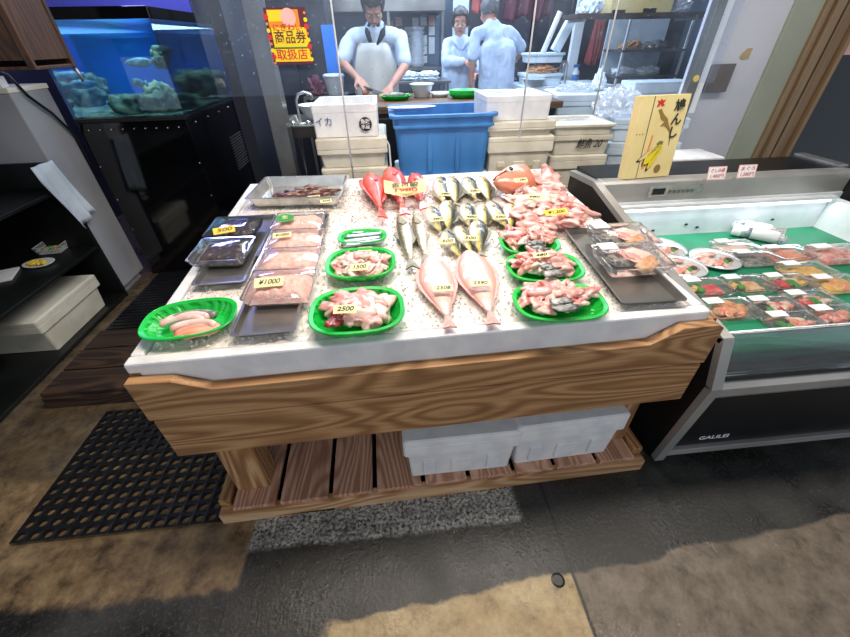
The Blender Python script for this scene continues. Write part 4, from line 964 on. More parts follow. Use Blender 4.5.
cpack(787, 253, .22, .135, bed('salmon', .55, 5), 'clear pack of orange salmon at the back of the case')
cpack(806, 270, .22, .13, bed('yellow_roe', .5, 6), 'clear pack of yellow roe behind the mixed packs')
cpack(838, 255, .26, .15, bed('rose_flesh', .8, 7), 'large clear pack of rose-red fish at the right back of the case', h=.04)
cpack(788, 282, .20, .12, both(pieces(['tuna', 'tuna'], 4, (.02, .016, .011), box=(-1, -.1, -1, .4)), pieces(['pale_flesh', 'leaf', 'yellow_roe'], 8, (.018, .014, .008), box=(0, 1, -1, 1))), 'clear pack of red and white mixed sashimi, upper middle')
cpack(838, 284, .21, .13, both(bed('yellow_roe', .7, 8), pieces(['salmon'], 4, (.03, .012, .01))), 'clear pack of golden marinated fish at the right edge')
cpack(811, 300, .20, .12, both(pieces(['tuna', 'rose_flesh'], 5, (.02, .016, .010), box=(-1, 0, -1, .4)), pieces(['pink_flesh', 'leaf', 'pale_flesh'], 8, (.02, .014, .008), box=(-.1, 1, -1, 1))), 'clear pack of dark red and pink mixed sashimi in the middle')
cpack(774, 306, .20, .115, both(pieces(['leaf', 'garnish_dark'], 4, (.016, .012, .009), 'garnish', (-1, -.2, -1, .6)), pieces(['pale_flesh', 'salmon', 'pale_flesh', 'tuna'], 9, (.018, .013, .008), box=(-.2, 1, -1, 1))), 'clear pack of white slices with leafy garnish left of the nearest pack')
cpack(794, 322, .20, .115, both(pieces(['leaf', 'leaf'], 3, (.016, .012, .009), 'garnish', (-1, -.2, -1, .4)), pieces(['pale_flesh', 'salmon', 'pink_flesh'], 8, (.018, .013, .008), box=(-.2, 1, -1, 1))), 'clear pack of pale slices with leafy garnish nearest the front glass')
cpack(838, 316, .20, .125, both(pieces(['rose_flesh', 'pink_flesh'], 6, (.022, .016, .010), box=(-1, .2, -1, 1)), pieces(['leaf', 'salmon'], 4, (.016, .014, .010), 'garnish', (.2, 1, -1, 1))), 'clear pack of pink sashimi with green garnish at the right front')
p = on_deck(846, 268); 
for i, (x, y) in enumerate(((745, 222), (752, 229))):
    a = at(x, y, z=DZ + .045); 
    t = thing('rolled_sheet', ('rear' if i == 0 else 'front') + ' white roll of plastic-wrapped sheet in the case', 'roll', (a.x, a.y - .03, DZ + .032), (0, 0, -.75))
    B().tube([(-.10, 0, 0), (-.098, 0, 0), (.09, 0, 0), (.10, 0, 0)], [.02, .030, .030, .024], 16).go('roll', M['white_plastic'], t, True)
    B().tube([(.10, 0, 0), (.115, 0, 0), (.13, 0, -.004)], [.022, .012, .02], 12).go('twisted_end', M['bag_plastic'], t, True)
    B().tube([(-.06, 0, 0), (-.02, 0, 0)], .031, 16).go('printed_band', M['silver_fish'], t, True)

# ============================================================ BEHIND THE STAND
def stk(px0, px1, y, rows, d, m, label, rz=0, group=None, top_open=True):
    """a column of foam boxes, each its own thing; rows = list of (z0, z1, lid, open, label)"""
    xa, xb = at(px0, 120, y=y).x, at(px1, 120, y=y).x
    for z0, z1, lid, op, lb in rows: fbox('foam_box', lb, ((xa + xb) / 2, y + d / 2, z0), xb - xa, d, z1 - z0 - .002, rz, m, group, lid, op, notch=False if z1 - z0 < .15 else True)
xa = at(315, 113, y=2.38).x; xb = at(378, 113, y=2.38).x
W1 = xb - xa
fbox('foam_box', 'open white foam box with a round black sticker, on the left stack', (-.225, 2.57, 1.01), .36, .40, .165, 0, 'foam', None, False, True, lip=.001, notch=False, taper=.99)
t_ = thing('round_sticker', 'round black sticker with white writing on the front of the top left foam box', 'sticker', (-.115, 2.361, 1.075))
B().tube([(0, 0, 0), (0, .003, 0)], .036, 28).go('disc', M['sticker_black'], t_); text('writing', '魚政\n水産', .026, M['paper_white'], t_, (0, -.0012, 0), (PI / 2, 0, 0), bold=.0003)
B().tube([(0, -.0002, 0), (0, .003, 0)], .033, 28)
t_ = text('handwriting', 'イカ', .05, M['ink_blue'], None, (-.345, 2.364, 1.09), (PI / 2, 0, 0)); tag(t_, 'blue handwriting on the left of the stickered foam box', 'writing')
fbox('foam_box', 'closed aged foam box directly under the stickered box', (-.205, 2.57, .845), .385, .42, .163, 0, 'foam_aged', None, True, lidh=.06, notch=False)
fbox('foam_box', 'aged foam box with moulded ribs, second under the stickered box', (-.205, 2.57, .57), .375, .41, .273, 0, 'foam_aged', None, True, lidh=.03)
fbox('foam_box', 'aged foam box on the floor, bottom of the left stack', (-.205, 2.57, .285), .375, .41, .283, 0, 'foam_aged', None, True)
fbox('foam_box', 'lowest foam box on the floor behind the stand', (-.205, 2.57, .0), .375, .41, .283, 0, 'foam_aged', None, True)
# blue bin
t_ = thing('blue_bin', 'large blue plastic bin behind the ice, between the foam stacks', 'bin', (.335, 2.58, .775), (0, 0, .0))
def rrect(w, d, z, r=.04):
    out = []
    for (sx, sy, a0) in ((1, 1, 0), (-1, 1, PI / 2), (-1, -1, PI), (1, -1, 1.5 * PI)):
        for j in range(5): an = a0 + j * PI / 8; out.append(Vector((sx * (w / 2 - r) + r * math.cos(an), sy * (d / 2 - r) + r * math.sin(an), z)))
    return out
B().rings([rrect(.53, .38, 0), rrect(.565, .415, .26), rrect(.585, .435, .262), rrect(.59, .44, .335), rrect(.57, .42, .335), rrect(.51, .36, .015)]).go('body', M['blue_plastic'], t_, bevel=.004)
B().rings([rrect(.61, .46, .318), rrect(.63, .48, .322), rrect(.63, .48, .338), rrect(.57, .42, .338), rrect(.57, .42, .318)], False, False, True).go('rim', M['blue_plastic'], t_, bevel=.003)
for x in (-.10, .07): B().b2((x, -.208, .02), (x + .03, -.198, .25)).go('rib', M['blue_plastic'], t_, bevel=.005)
B().b2((-.29, -.232, .27), (.29, -.218, .285)).go('lip', M['blue_plastic'], t_, bevel=.003)
fbox('foam_box', 'pale foam box carrying the blue bin', (.335, 2.57, .50), .56, .44, .273, 0, 'foam_blue', None, True, lidh=.05, notch=False)
for k, z in enumerate((0, .25)): fbox('foam_box', ['lowest foam box below the blue bin on the floor', 'second foam box below the blue bin'][k], (.335, 2.57, z), .55, .44, .248, 0, 'foam_blue')
t_ = thing('scoop_tray', 'white oval tray lying over the left end of the blue bin', 'tray', (.16, 2.52, 1.114), (-.05, 0, .05))
B().lathe([(.10, 0), (.14, .018), (.15, .02), (.14, .022), (.10, .005)], 28, sy=.6).go('dish', M['white_plastic'], t_, True)
tag(B().tube([(-.01, 2.35, .72), (.012, 2.36, .85), (.01, 2.37, .96), (-.02, 2.365, 1.02)], .005, 8).go('hose', M['white_plastic'], None, True), 'thin white hose beside the blue bin', 'hose')
# right stack
fbox('foam_box', 'open white foam box on top of the stack right of the blue bin', (.775, 2.58, 1.062), .385, .36, .125, 0, 'foam', None, False, True, lip=.001, notch=False, taper=.985)
fbox('foam_box', 'shallow aged foam box under the open one, right of the blue bin', (.80, 2.58, .978), .395, .38, .082, 0, 'foam_aged', None, True, lidh=.04, notch=False)
fbox('foam_box', 'aged foam box with square openings, right of the blue bin', (.815, 2.58, .70), .385, .37, .276, 0, 'foam_aged', None, True, lidh=.03)
for x in (.70, .79, .88):
    for z in (.77, .89):
        if not (x == .79 and z > .8): pass
for k, (x, z) in enumerate(((.71, .90), (.90, .90), (.70, .79), (.79, .785), (.89, .79))): tag(B().b2((-.016, -.004, -.016), (.016, .002, .016)).go('brown_tape_square', M['stain_tan'], None, loc=(x, 2.39, z)), 'small tan square on the ribbed foam box right of the bin', 'tape', 'tan squares on the ribbed foam box')
for k, z in enumerate((0, .35)): fbox('foam_box', ['bottom foam box of the stack right of the blue bin', 'second foam box up in the stack right of the blue bin'][k], (.815, 2.58, z), .38, .37, .348, 0, 'foam_aged')
# scribbled stack
fbox('foam_box', 'open foam box lined with plastic, on the scribbled box', (1.235, 2.62, .957), .37, .34, .06, -.05, 'foam_aged', None, False, True, notch=False)
fbox('foam_box', 'foam box with black scribble right of the ribbed box', (1.24, 2.62, .84), .36, .33, .115, -.05, 'foam_aged', None, False, notch=False)
text_ = text('handwriting', '鮮魚 20', .062, M['ink'], None, (1.27, 2.441, .905), (PI / 2, 0, -.05), shear=.4, bold=.0004, width=.17); tag(text_, 'black handwritten scribble on the foam box', 'writing')
fbox('foam_box', 'foam box below the scribbled one', (1.24, 2.62, .60), .355, .32, .238, -.05, 'foam_aged', notch=False)
for k, z in enumerate((0, .30)): fbox('foam_box', ['bottom foam box under the scribbled stack', 'second foam box up under the scribbled stack'][k], (1.24, 2.62, z), .355, .32, .298, -.05, 'foam_aged')
t_ = B().prism([(0, 0), (.1, .03), (.14, .01), (.2, .02), (.24, -.03), (.12, -.05), (.03, -.03)], 0, .004, 'xy'); tag(t_.go('plastic_sheet', M['bag_plastic'], None, loc=(1.12, 2.62, 1.018)), 'crumpled clear liner sheet on the open foam box', 'plastic sheet')
# far blue-lit foam stacks
rows = [(.92, 1.10), (.74, .918), (.56, .738), (.28, .558), (0, .278)]
nm = ['topmost', 'second from the top', 'third from the top', 'fourth from the top', 'bottom']
for k, (a, b_) in enumerate(rows): fbox('foam_box', 'bluish foam box, %s of the stack behind the scribbled boxes' % nm[k], (1.62, 3.40, a), .50 - .01 * k, .42, b_ - a - .002, -.12, 'foam_blue', lidh=.05, notch=False)
rows = [(.88, 1.02), (.66, .878), (.44, .658), (.0, .438)]
for k, (a, b_) in enumerate(rows): fbox('foam_box', 'bluish foam box, %s of the wrapped stack behind the gift box' % ['topmost', 'second from the top', 'third from the top', 'bottom'][k], (1.76, 2.74, a), .46, .36, b_ - a - .002, -.15, 'foam_blue', notch=False)
for k in range(2): tag(B().b2((0, 0, 0), (.045, .003, .022)).go('dark_label', M['ink_blue'], None, loc=(1.58 + k * .07, 2.578 - k * .01, .80), rot=(0, 0, -.15)), 'small dark blue label on the wrapped foam stack', 'label', 'dark labels on the wrapped stack')
fbox('foam_box', 'tall bluish foam box standing beside the white wall', (2.12, 3.22, .88), .44, .22, .29, -.05, 'foam_blue', None, False, notch=False)
B_ = fbox('foam_box', 'bluish foam box under the tall one beside the white wall', (2.12, 3.22, .44), .44, .22, .438, -.05, 'foam_blue', notch=False)
fbox('foam_box', 'bottom bluish foam box beside the white wall', (2.12, 3.22, 0), .44, .22, .438, -.05, 'foam_blue', notch=False)
fbox('foam_box', 'low pale foam box on the cabinet top behind the display case', (1.84, 2.33, .74), .40, .22, .11, 0, 'foam', notch=False)
fbox('foam_box', 'foam box beneath the low one behind the display case', (1.84, 2.33, .37), .40, .22, .368, 0, 'foam', notch=False)
fbox('foam_box', 'floor foam box behind the display case', (1.84, 2.33, 0), .40, .22, .368, 0, 'foam', notch=False)
# crumpled clear bag over the wrapped stack
def crumple(name, c0, r, seed, m, label, cat, fl=1.0, sub=4):
    g = B(); bmesh.ops.create_icosphere(g.b, subdivisions=sub, radius=1)
    for vv in g.b.verts:
        q = vv.co.copy(); n = abs(noise.noise(q * 2.2 + Vector((seed, 0, 0)))) * .55 + abs(noise.noise(q * 4.5 + Vector((0, seed, 0)))) * .22
        f = .75 + n; q.z = max(q.z, -.45); vv.co = Vector((q.x * r[0] * f, q.y * r[1] * f, (q.z + .45) * r[2] * f * fl))
    return tag(g.go(name, M[m], None, False, loc=c0), label, cat)
crumple('clear_bag', (1.56, 2.70, 1.022), (.17, .12, .11), 2, 'bag_plastic', 'crumpled clear plastic bag on top of the wrapped foam stack', 'bag')
crumple('clear_bag', (1.56, 3.38, 1.102), (.19, .12, .04), 5, 'bag_plastic', 'flat crumpled clear bag on the far foam stack', 'bag')
crumple('white_bag', (1.74, 3.40, 1.102), (.05, .05, .10), 7, 'towel', 'small upright white bag on the far foam stack', 'bag')
# clear curtain in three sheets, hung from the ceiling, with its cords
CYD = 2.27
def sheet(xa, xb, lb, zb=1.235):
    g = B(); n = 40; m_ = 6; rows = []
    for j in range(m_ + 1):
        rows.append([g.b.verts.new((xa + (xb - xa) * i / n, CYD + .004 * math.sin(i * .25 + xa * 9), zb + (2.795 - zb) * j / m_)) for i in range(n + 1)])
    for j in range(m_):
        for i in range(n): g.b.faces.new((rows[j][i], rows[j][i + 1], rows[j + 1][i + 1], rows[j + 1][i]))
    tag(g.go('clear_curtain', M['curtain'], None, True), lb, 'clear curtain', 'clear hanging curtain sheets')
sheet(-.83, -.215, 'left clear curtain sheet carrying the yellow poster'); sheet(-.21, .745, 'widest clear curtain sheet, in front of the fishmonger'); sheet(.75, 1.155, 'narrow clear curtain sheet right of the rear workers'); sheet(1.16, 1.83, 'rightmost clear curtain sheet')
for x, z, lb in ((-.21, .80, 'left hanging cord, reaching down past the stickered foam box'), (.75, 1.0, 'middle hanging cord beside the open foam box'), (1.158, 1.10, 'right hanging cord at the dark doorway')):
    tag(B().tube([(x, CYD - .02, z), (x, CYD - .02, 2.795)], .0045, 8).go('cord', M['white_plastic'], None, True), lb, 'cord')
# yellow poster
p = at(289, 37, y=CYD - .025)
t_ = thing('poster', 'yellow and orange poster with Japanese writing on the clear curtain', 'poster', (p.x, CYD - .02, p.z), (0, 0, 0))
PW, PH = .185, .215
B().b2((-PW / 2, -.002, -PH / 2), (PW / 2, 0, PH / 2)).go('sheet', M['poster_dark'], t_)
def pp(n_, x0_, x1_, z0_, z1_, m_, k=1): B().b2((x0_, -.002 - .0006 * k, z0_), (x1_, -.0021, z1_)).go(n_, M[m_], t_)
pp('panel', -.085, .085, -.095, -.045, 'poster_yellow'); pp('panel', -.075, .085, -.038, .035, 'poster_yellow'); pp('panel', -.08, .06, .035, .10, 'poster_orange')
pp('panel', -.078, -.01, .058, .098, 'poster_yellow', 2)
pp('green_bar', -.085, .08, -.043, -.038, 'poster_green', 2)
B().tube([(.012, -.0036, .072), (.012, -.002, .072)], .034, 20).go('pink_bubble', M['poster_pink'], t_)
for i in range(16):
    a = i * 1.9; x, z = (.088 * (1 if i % 2 else -1), -.1 + i * .0125); B().tube([(x, -.0034, z), (x, -.002, z)], .006 + .003 * (i % 3), 7).go('leaf_mark', M[('poster_orange', 'poster_yellow', 'ink_red')[i % 3]], t_)
text('writing', 'にぎわい', .030, M['ink_red'], t_, (0, -.0042, .034), (PI / 2, 0, 0), bold=.0003, width=.13)
text('writing', '商品券', .052, M['poster_dark'], t_, (0.005, -.0034, -.004), (PI / 2, 0, 0), bold=.0004, width=.145)
text('writing', '取扱店', .045, M['ink_red'], t_, (0, -.0034, -.070), (PI / 2, 0, 0), bold=.0005, width=.145)

# ============================================================ KITCHEN
CZ = 1.08
t_ = thing('work_counter', 'long brown-edged work counter behind the clear curtain', 'counter', (-.20, 3.0, 0))
B().b2((0, 0, CZ - .045), (1.50, .80, CZ)).go('worktop', M['brown_counter'], t_, bevel=.004)
B().b2((.03, .05, .06), (1.47, .75, CZ - .045)).go('base', M['wall_dark'], t_)
for x in (.0, .75): B().b2((x + .04, .035, .10), (x + .70, .05, CZ - .08)).go('door', M['black_metal'], t_, bevel=.003)
def cpt(px, py): return at(px, py, z=CZ)
p = cpt(422, 97)
t_ = thing('white_bowl', 'deep white plastic bowl on the counter right of the fishmonger', 'bowl', (p.x, p.y, CZ))
B().lathe([(.055, 0), (.06, .004), (.088, .085), (.098, .088), (.098, .094), (.086, .094), (.055, .008), (.001, .008)], 28, cap1=False).go('bowl', M['white_plastic'], t_, True)
for px_, py_, lb in ((396, 100, 'green plastic tray of dark fish in front of the fishmonger'), (464, 98, 'green plastic tray heaped high on the counter, right of the bowl')):
    p = cpt(px_, py_); t_ = thing('green_tray', lb, 'tray', (p.x, p.y, CZ))
    B().lathe([(.08, 0), (.09, .003), (.125, .028), (.13, .032), (.12, .030), (.085, .006), (.001, .006)], 28, sx=1.0, sy=.7, cap1=False).go('tray_body', M['green_plastic'], t_, True)
    if px_ > 430:
        for k in (1, 2): B().lathe([(.08, .012 * k + .004), (.125, .012 * k + .03), (.12, .012 * k + .034), (.08, .012 * k + .008)], 28, sy=.7).go('stacked_tray', M['green_plastic'], t_, True)
    else:
        tag(B().rings([[Vector((x, math.cos(2 * PI * j / 10) * w_, math.sin(2 * PI * j / 10) * w_ * .6)) for j in range(10)] for x, w_ in ((-.10, .004), (-.07, .02), (-.02, .03), (.04, .024), (.08, .008), (.10, .02))]).go('dark_fish', M['grey_fish'], None, True, loc=(p.x, p.y, CZ + .035)), 'dark whole fish on the green tray in front of the fishmonger', 'fish')
p = cpt(440, 97); tag(B().lathe([(.05, 0), (.065, .035), (.068, .036), (.05, .004)], 20, sx=1.2, sy=.8).go('steel_dish', M['white_plastic'], None, True, loc=(p.x, p.y, CZ)), 'low pale dish between the white bowl and the green tray', 'dish')
# sink unit
t_ = thing('sink', 'steel sink on legs left of the foam stack', 'sink', (-.64, 2.86, 0))
B().rings([rrect(.46, .42, .93, .02), rrect(.50, .46, 1.0, .02), rrect(.52, .48, 1.0, .02), rrect(.52, .48, 1.012, .02), rrect(.46, .42, 1.012, .02), rrect(.42, .38, .95, .02)]).go('basin', M['steel'], t_, bevel=.002, loc=(.18, .18, 0))
for x, y in ((-.03, -.01), (.38, -.01), (-.03, .36), (.38, .36)): B().tube([(x, y, 0), (x, y, .96)], .012, 8).go('leg', M['steel'], t_, True)
B().tube([(-.03, -.01, .35), (.38, .36, .30)], .008, 8).go('brace', M['steel'], t_, True)
fc = thing('faucet', 'chrome faucet with a swan neck on the steel sink', 'faucet', (-.58, 2.90, .955))
B().tube([(0, 0, 0), (0, 0, .12), (0, 0, .19), (.02, 0, .225), (.06, 0, .235), (.10, 0, .22), (.11, 0, .19)], .009, 10).go('spout', M['steel_bright'], fc, True)
B().tube([(-.04, -.02, .05), (.05, -.02, .05)], .012, 10).go('mixer', M['steel_bright'], fc, True)
for x in (-.045, .055): B().sph((x, -.02, .055), .020, 10).go('tap_handle', M['steel_bright'], fc, True)
t_ = thing('white_bowl', 'white bowl at the steel sink, behind the faucet', 'bowl', (-.50, 3.06, 1.013))
B().lathe([(.05, 0), (.07, .02), (.105, .085), (.11, .088), (.10, .088), (.06, .02), (.001, .012)], 24, cap1=False).go('bowl', M['white_plastic'], t_, True)
# rear wall furniture
t_ = thing('steel_cabinet', 'tall dark steel cabinet behind the poster', 'cabinet', (-1.08, 4.25, 0))
B().b2((0, 0, .05), (.62, .6, 2.2)).go('body', M['wall_dark'], t_, bevel=.004)
for x in (0, .31): q = B().b2((x + .005, -.018, .1), (x + .305, -.001, 2.15)).go('door', M['wall_dark'], t_, bevel=.004)
g = tag(B().b2((0, 0, 0), (.11, .02, 1.57)).go('blue_light_panel', M['blue_glow_panel'], None, loc=(-.50, 4.15, 0)), 'bright blue upright strip-light panel left of the fishmonger', 'panel')  # blue strip light; its glow is only flat blue colour, no emission
t_ = thing('rear_shelf', 'steel kitchen rack with hood and pinned papers behind the fishmonger', 'shelf', (-.62, 5.55, 0))
B().b2((0, 0, 1.72), (1.40, .6, 1.95)).go('hood', M['steel'], t_, bevel=.004)
for x in (.02, .72, 1.36): B().b2((x, .02, 0), (x + .03, .05, 1.72)).go('upright', M['steel'], t_)
for z in (.4, .85, 1.15): B().b2((.02, .0, z), (1.38, .5, z + .02)).go('shelf_board', M['steel'], t_)
B().b2((.0, .55, 0), (1.40, .58, 1.72)).go('back_panel', M['wall_kitchen'], t_)
for i in range(5):
    for j in range(5):
        if (i + j * 2) % 5 == 4: continue
        x, z = .84 + i * .105, 1.20 + j * .10
        tag(B().b2((0, -.002, 0), (.08, 0, .08 + .01 * ((i + j) % 3))).go('pinned_paper', M['paper_white'] if (i * 3 + j) % 4 else M['poster_pink'], None, loc=(-.62 + x, 6.095, z)), 'small paper slip pinned behind the fishmonger', 'paper slip', 'pinned papers on the rear rack')
for x in (.60, .72): tag(B().b2((0, -.002, 0), (.08, 0, .10)).go('yellow_note', M['tag_deep'], None, loc=(-.62 + x, 6.095, 1.55)), 'yellow note pinned above the fishmonger\'s shoulder', 'note', 'yellow notes on the rear rack')
p = at(421, 62, y=5.2)
for i in range(9):
    tag(B().lathe([(.07, 0), (.10, .045), (.105, .048), (.095, .048), (.065, .006)], 20).go('stacked_bowl', M['white_plastic'], None, True, loc=(p.x, 5.75, 1.172 + i * .045)), 'white bowl in the tall nested stack right of the fishmonger', 'bowl', 'tall nested stack of white bowls')
struct(B().b2((.86, 5.35, 0), (1.02, 5.5, 2.8)).go('trim_7', M['foam_blue'], bevel=.004))
struct(B().b2((1.02, 5.9, 0), (2.3, 5.95, 2.8)).go('door_2', M['wall_dark']))
def drape(name, x, y, z0, z1, w_, m, lb):
    g = B(); n = 24; rows = []
    for j in range(13):
        f = j / 12; rows.append([g.b.verts.new((x + w_ * (i / n) + .015 * math.sin(f * 5 + i), y + .025 * math.sin(i * .9 + f * 1.5) * (.4 + f), z1 - (z1 - z0) * f - .03 * f * math.sin(i * .5))) for i in range(n + 1)])
    for j in range(12):
        for i in range(n): g.b.faces.new((rows[j][i], rows[j][i + 1], rows[j + 1][i + 1], rows[j + 1][i]))
    return tag(g.go(name, M[m], None, True, solid=.006), lb, 'cloth')
drape('red_cloth', 1.06, 5.3, 1.70, 2.12, .28, 'red_cloth', 'red cloth hanging behind the rear workers')
tag(B().tube([(1.0, 5.3, 2.12), (2.1, 5.3, 2.12)], .01, 8).go('hanging_rail', M['steel'], None, True), 'steel rail above the rear workers', 'rail')
drape('patterned_cloth', 1.42, 5.3, 1.62, 2.12, .55, 'poster_dark', 'dark red cloth hanging above the grey-haired worker')
# towel table
t_ = thing('side_table', 'steel table stacked with folded towels behind the white bowl', 'table', (.10, 4.62, 0))
B().b2((0, 0, 1.08), (.62, .5, 1.10)).go('table_top', M['steel'], t_)
for x, y in ((.02, .02), (.58, .02), (.02, .46), (.58, .46)): B().b2((x, y, 0), (x + .02, y + .02, 1.08)).go('leg', M['steel'], t_)
for i in range(4): crumple('folded_towel', (.27 + (i % 2) * .24, 4.87, 1.102 + .035 * (i // 2)), (.13, .12, .032), i, 'towel', ['lower left', 'lower right', 'upper left', 'upper right'][i] + ' folded white towel on the steel side table', 'towel', 1.0, 3)
# right of the rear workers: bench with goods, shelf beam, dark doors
t_ = thing('rear_bench', 'long pale bench on the right side of the kitchen', 'bench', (1.40, 4.2, 0))
B().b2((0, 0, 1.02), (.92, .6, 1.06)).go('bench_top', M['foam_blue'], t_, bevel=.004); B().b2((.03, .04, 0), (.89, .55, 1.02)).go('base', M['wall_dark'], t_)
fbox('foam_box', 'foam tray of brown goods stacked on the kitchen bench', (1.62, 4.45, 1.062), .36, .3, .10, 0, 'foam_blue', None, False, notch=False)
crumple('brown_goods', (1.62, 4.42, 1.165), (.16, .12, .05), 6, 'tan_roll', 'brown goods piled on the foam tray in the kitchen', 'goods')
fbox('foam_box', 'upper foam tray on the brown goods on the kitchen bench', (1.62, 4.46, 1.25), .34, .28, .08, 0, 'foam_blue', None, False, notch=False)
for i, (x, rot, lb, r) in enumerate(((1.60, .35, 'white roll leaning on the bench foam tray', .025), (1.72, .45, 'white box leaning on the bench foam tray', .0))):
    if r: tag(B().tube([(0, 0, 0), (0, 0, .33)], r, 14).go('paper_roll', M['paper_white'], None, True, loc=(x, 4.40, 1.333), rot=(0, rot, 0)), lb, 'roll')
    else: tag(B().b2((-.04, -.04, 0), (.04, .04, .28)).go('leaning_box', M['foam_blue'], None, loc=(x, 4.40, 1.345), rot=(0, rot, 0), bevel=.003), lb, 'box')
p = at(537, 80, y=4.3)
tag(B().lathe([(.08, 0), (.11, .06), (.118, .063), (.105, .063), (.07, .008)], 24).go('white_bowl', M['white_plastic'], None, True, loc=(1.50, 4.27, 1.062)), 'white bowl on the kitchen bench right of the grey-haired worker', 'bowl')
t_ = thing('spray_bottle', 'white and blue spray bottle on the kitchen bench', 'bottle', (1.98, 4.4, 1.062))
B().lathe([(.03, 0), (.034, .01), (.034, .10), (.014, .13), (.014, .14)], 16).go('bottle', M['white_plastic'], t_, True); B().b2((-.035, -.012, .14), (.02, .012, .165)).go('trigger_head', M['blue_plastic'], t_, bevel=.003); B().lathe([(.035, .03), (.035, .08)], 16).go('band', M['blue_plastic'], t_, True)
t_ = tag(B().lathe([(.04, 0), (.045, .01), (.042, .16), (.03, .19), (.03, .20)], 16).go('glass_jar', M['clear_plastic'], None, True, loc=(1.84, 4.4, 1.062)), 'clear jar on the kitchen bench beside the spray bottle', 'jar')
struct(B().b2((2.08, 4.86, 0), (2.18, 4.92, 2.8)).go('trim_8', M['white_plastic'], bevel=.004))
struct(B().b2((1.86, 5.0, 0), (2.20, 5.04, 2.8)).go('wall_blue', M['wall_dark']))
struct(B().b2((2.18, 4.9, 0), (3.34, 4.96, 2.8)).go('door_3', M['wall_dark']))
struct(B().b2((3.35, 3.8, 0), (3.45, 6.3, 2.8)).go('wall_kitchen_side', M['wall_kitchen']))
t_ = thing('high_shelf', 'brown high shelf board crossing the right of the kitchen', 'shelf', (1.70, 3.95, 1.575), (0, 0, 0))
B().b2((0, 0, 0), (1.20, .32, .035)).go('shelf_board', M['wood_dark'], t_, bevel=.003)
for x in (.05, 1.1): B().b2((x, .0, -.02), (x + .03, .32, 0)).go('bracket', M['steel'], t_)
for x in (.065, 1.115): B().tube([(x, .30, .035), (x, .30, 1.135)], .008, 8).go('hanger', M['steel'], t_, True)
t_ = thing('yellow_carton', 'yellow carton on the high shelf, cut by the top edge', 'carton', (2.00, 4.0, 1.611))
B().b2((0, 0, 0), (.56, .24, .16)).go('carton_body', M['yellow_box'], t_, bevel=.003); B().b2((.02, -.002, .0), (.14, -.0005, .022)).go('black_mark', M['ink'], t_); B().b2((.3, -.002, .0), (.42, -.0005, .03)).go('black_mark', M['ink'], t_)
crumple('white_bag', (1.86, 4.08, 1.612), (.10, .1, .10), 9, 'towel', 'white bag on the high shelf left of the yellow carton', 'bag')
crumple('white_bag', (2.68, 4.08, 1.612), (.10, .1, .10), 11, 'bag_plastic', 'clear bag on the high shelf right of the yellow carton', 'bag')
t_ = thing('hanging_ladle', 'white scoop hanging on the dark kitchen door', 'scoop', (2.28 + .28, 4.86, 1.35))
B().tube([(0, 0, 0), (.02, 0, .12), (.03, 0, .28)], .008, 8).go('handle', M['steel_bright'], t_, True); B().prism([(-.09, -.09), (.10, -.09), (.04, .02), (-.02, .02)], -.02, .02, 'xz').go('blade', M['foam_blue'], t_, bevel=.003)
drape('hanging_apron', 2.28, 4.85, 1.22, 1.62, .13, 'red_cloth', 'dark red apron hanging beside the white post')
t_ = thing('small_table', 'small dark table left of the fishmonger', 'table', (-.68, 3.72, 0))
B().b2((0, 0, 1.06), (.36, .32, 1.08)).go('table_top', M['steel'], t_)
for x, y in ((.0, .0), (.34, .0), (.0, .30), (.34, .30)): B().b2((x, y, 0), (x + .02, y + .02, 1.06)).go('leg', M['steel'], t_)
t_ = thing('lidded_tub', 'white lidded tub on the small table left of the fishmonger', 'tub', (-.42, 3.88, 1.081))
B().lathe([(.07, 0), (.085, .12), (.088, .125)], 24).go('tub', M['white_plastic'], t_, True); B().lathe([(.092, .126), (.094, .14), (.08, .15)], 24).go('lid', M['foam_blue'], t_, True)
crumple('mesh_bag', (-.58, 3.86, 1.081), (.075, .08, .10), 4, 'poster_dark', 'dark red mesh bag on the small table left of the fishmonger', 'bag')
# lit side room seen past the dark door
struct(B().b2((3.20, 5.9, 0), (3.34, 5.95, 2.8)).go('trim_9', M['white_plastic']))
t_ = thing('goods_rack', 'steel rack of white bags seen left of the steel post', 'rack', (2.40, 4.35, 0))
B().b2((0, .40, .6), (.66, .42, 1.66)).go('back_panel', M['foam_blue'], t_)
for z in (.88, 1.10, 1.32): B().b2((0, 0, z), (.66, .40, z + .018)).go('shelf_board', M['steel'], t_)
for x in (0, .64): B().b2((x, 0, 0), (x + .02, .02, 1.62)).go('upright', M['white_plastic'], t_)
for i, (x, z, m_, lb) in enumerate(((2.50, 1.119, 'towel', 'white bag on the middle shelf of the goods rack, left'), (2.78, 1.119, 'towel', 'white bag on the middle shelf of the goods rack, right'), (2.52, 1.339, 'tan_roll', 'brown bundle on the top shelf of the goods rack'), (2.80, 1.339, 'grey_fish', 'grey bundle on the top shelf of the goods rack'), (2.55, .899, 'foam_blue', 'pale bundle on the low shelf of the goods rack, left'), (2.82, .899, 'foam_blue', 'pale bundle on the low shelf of the goods rack, right'))):
    crumple('bundle', (x + .06, 4.55, z), (.13, .1, .055), 20 + i, m_, lb, 'bag', 1.0, 3)
tag(B().lathe([(.018, 0), (.018, .004)], 16).go('yellow_sticker', M['tag_deep'], None, loc=(1.868, 2.476, 1.24), rot=(PI / 2, 0, 0)), 'small yellow sticker on the steel curtain post', 'sticker')
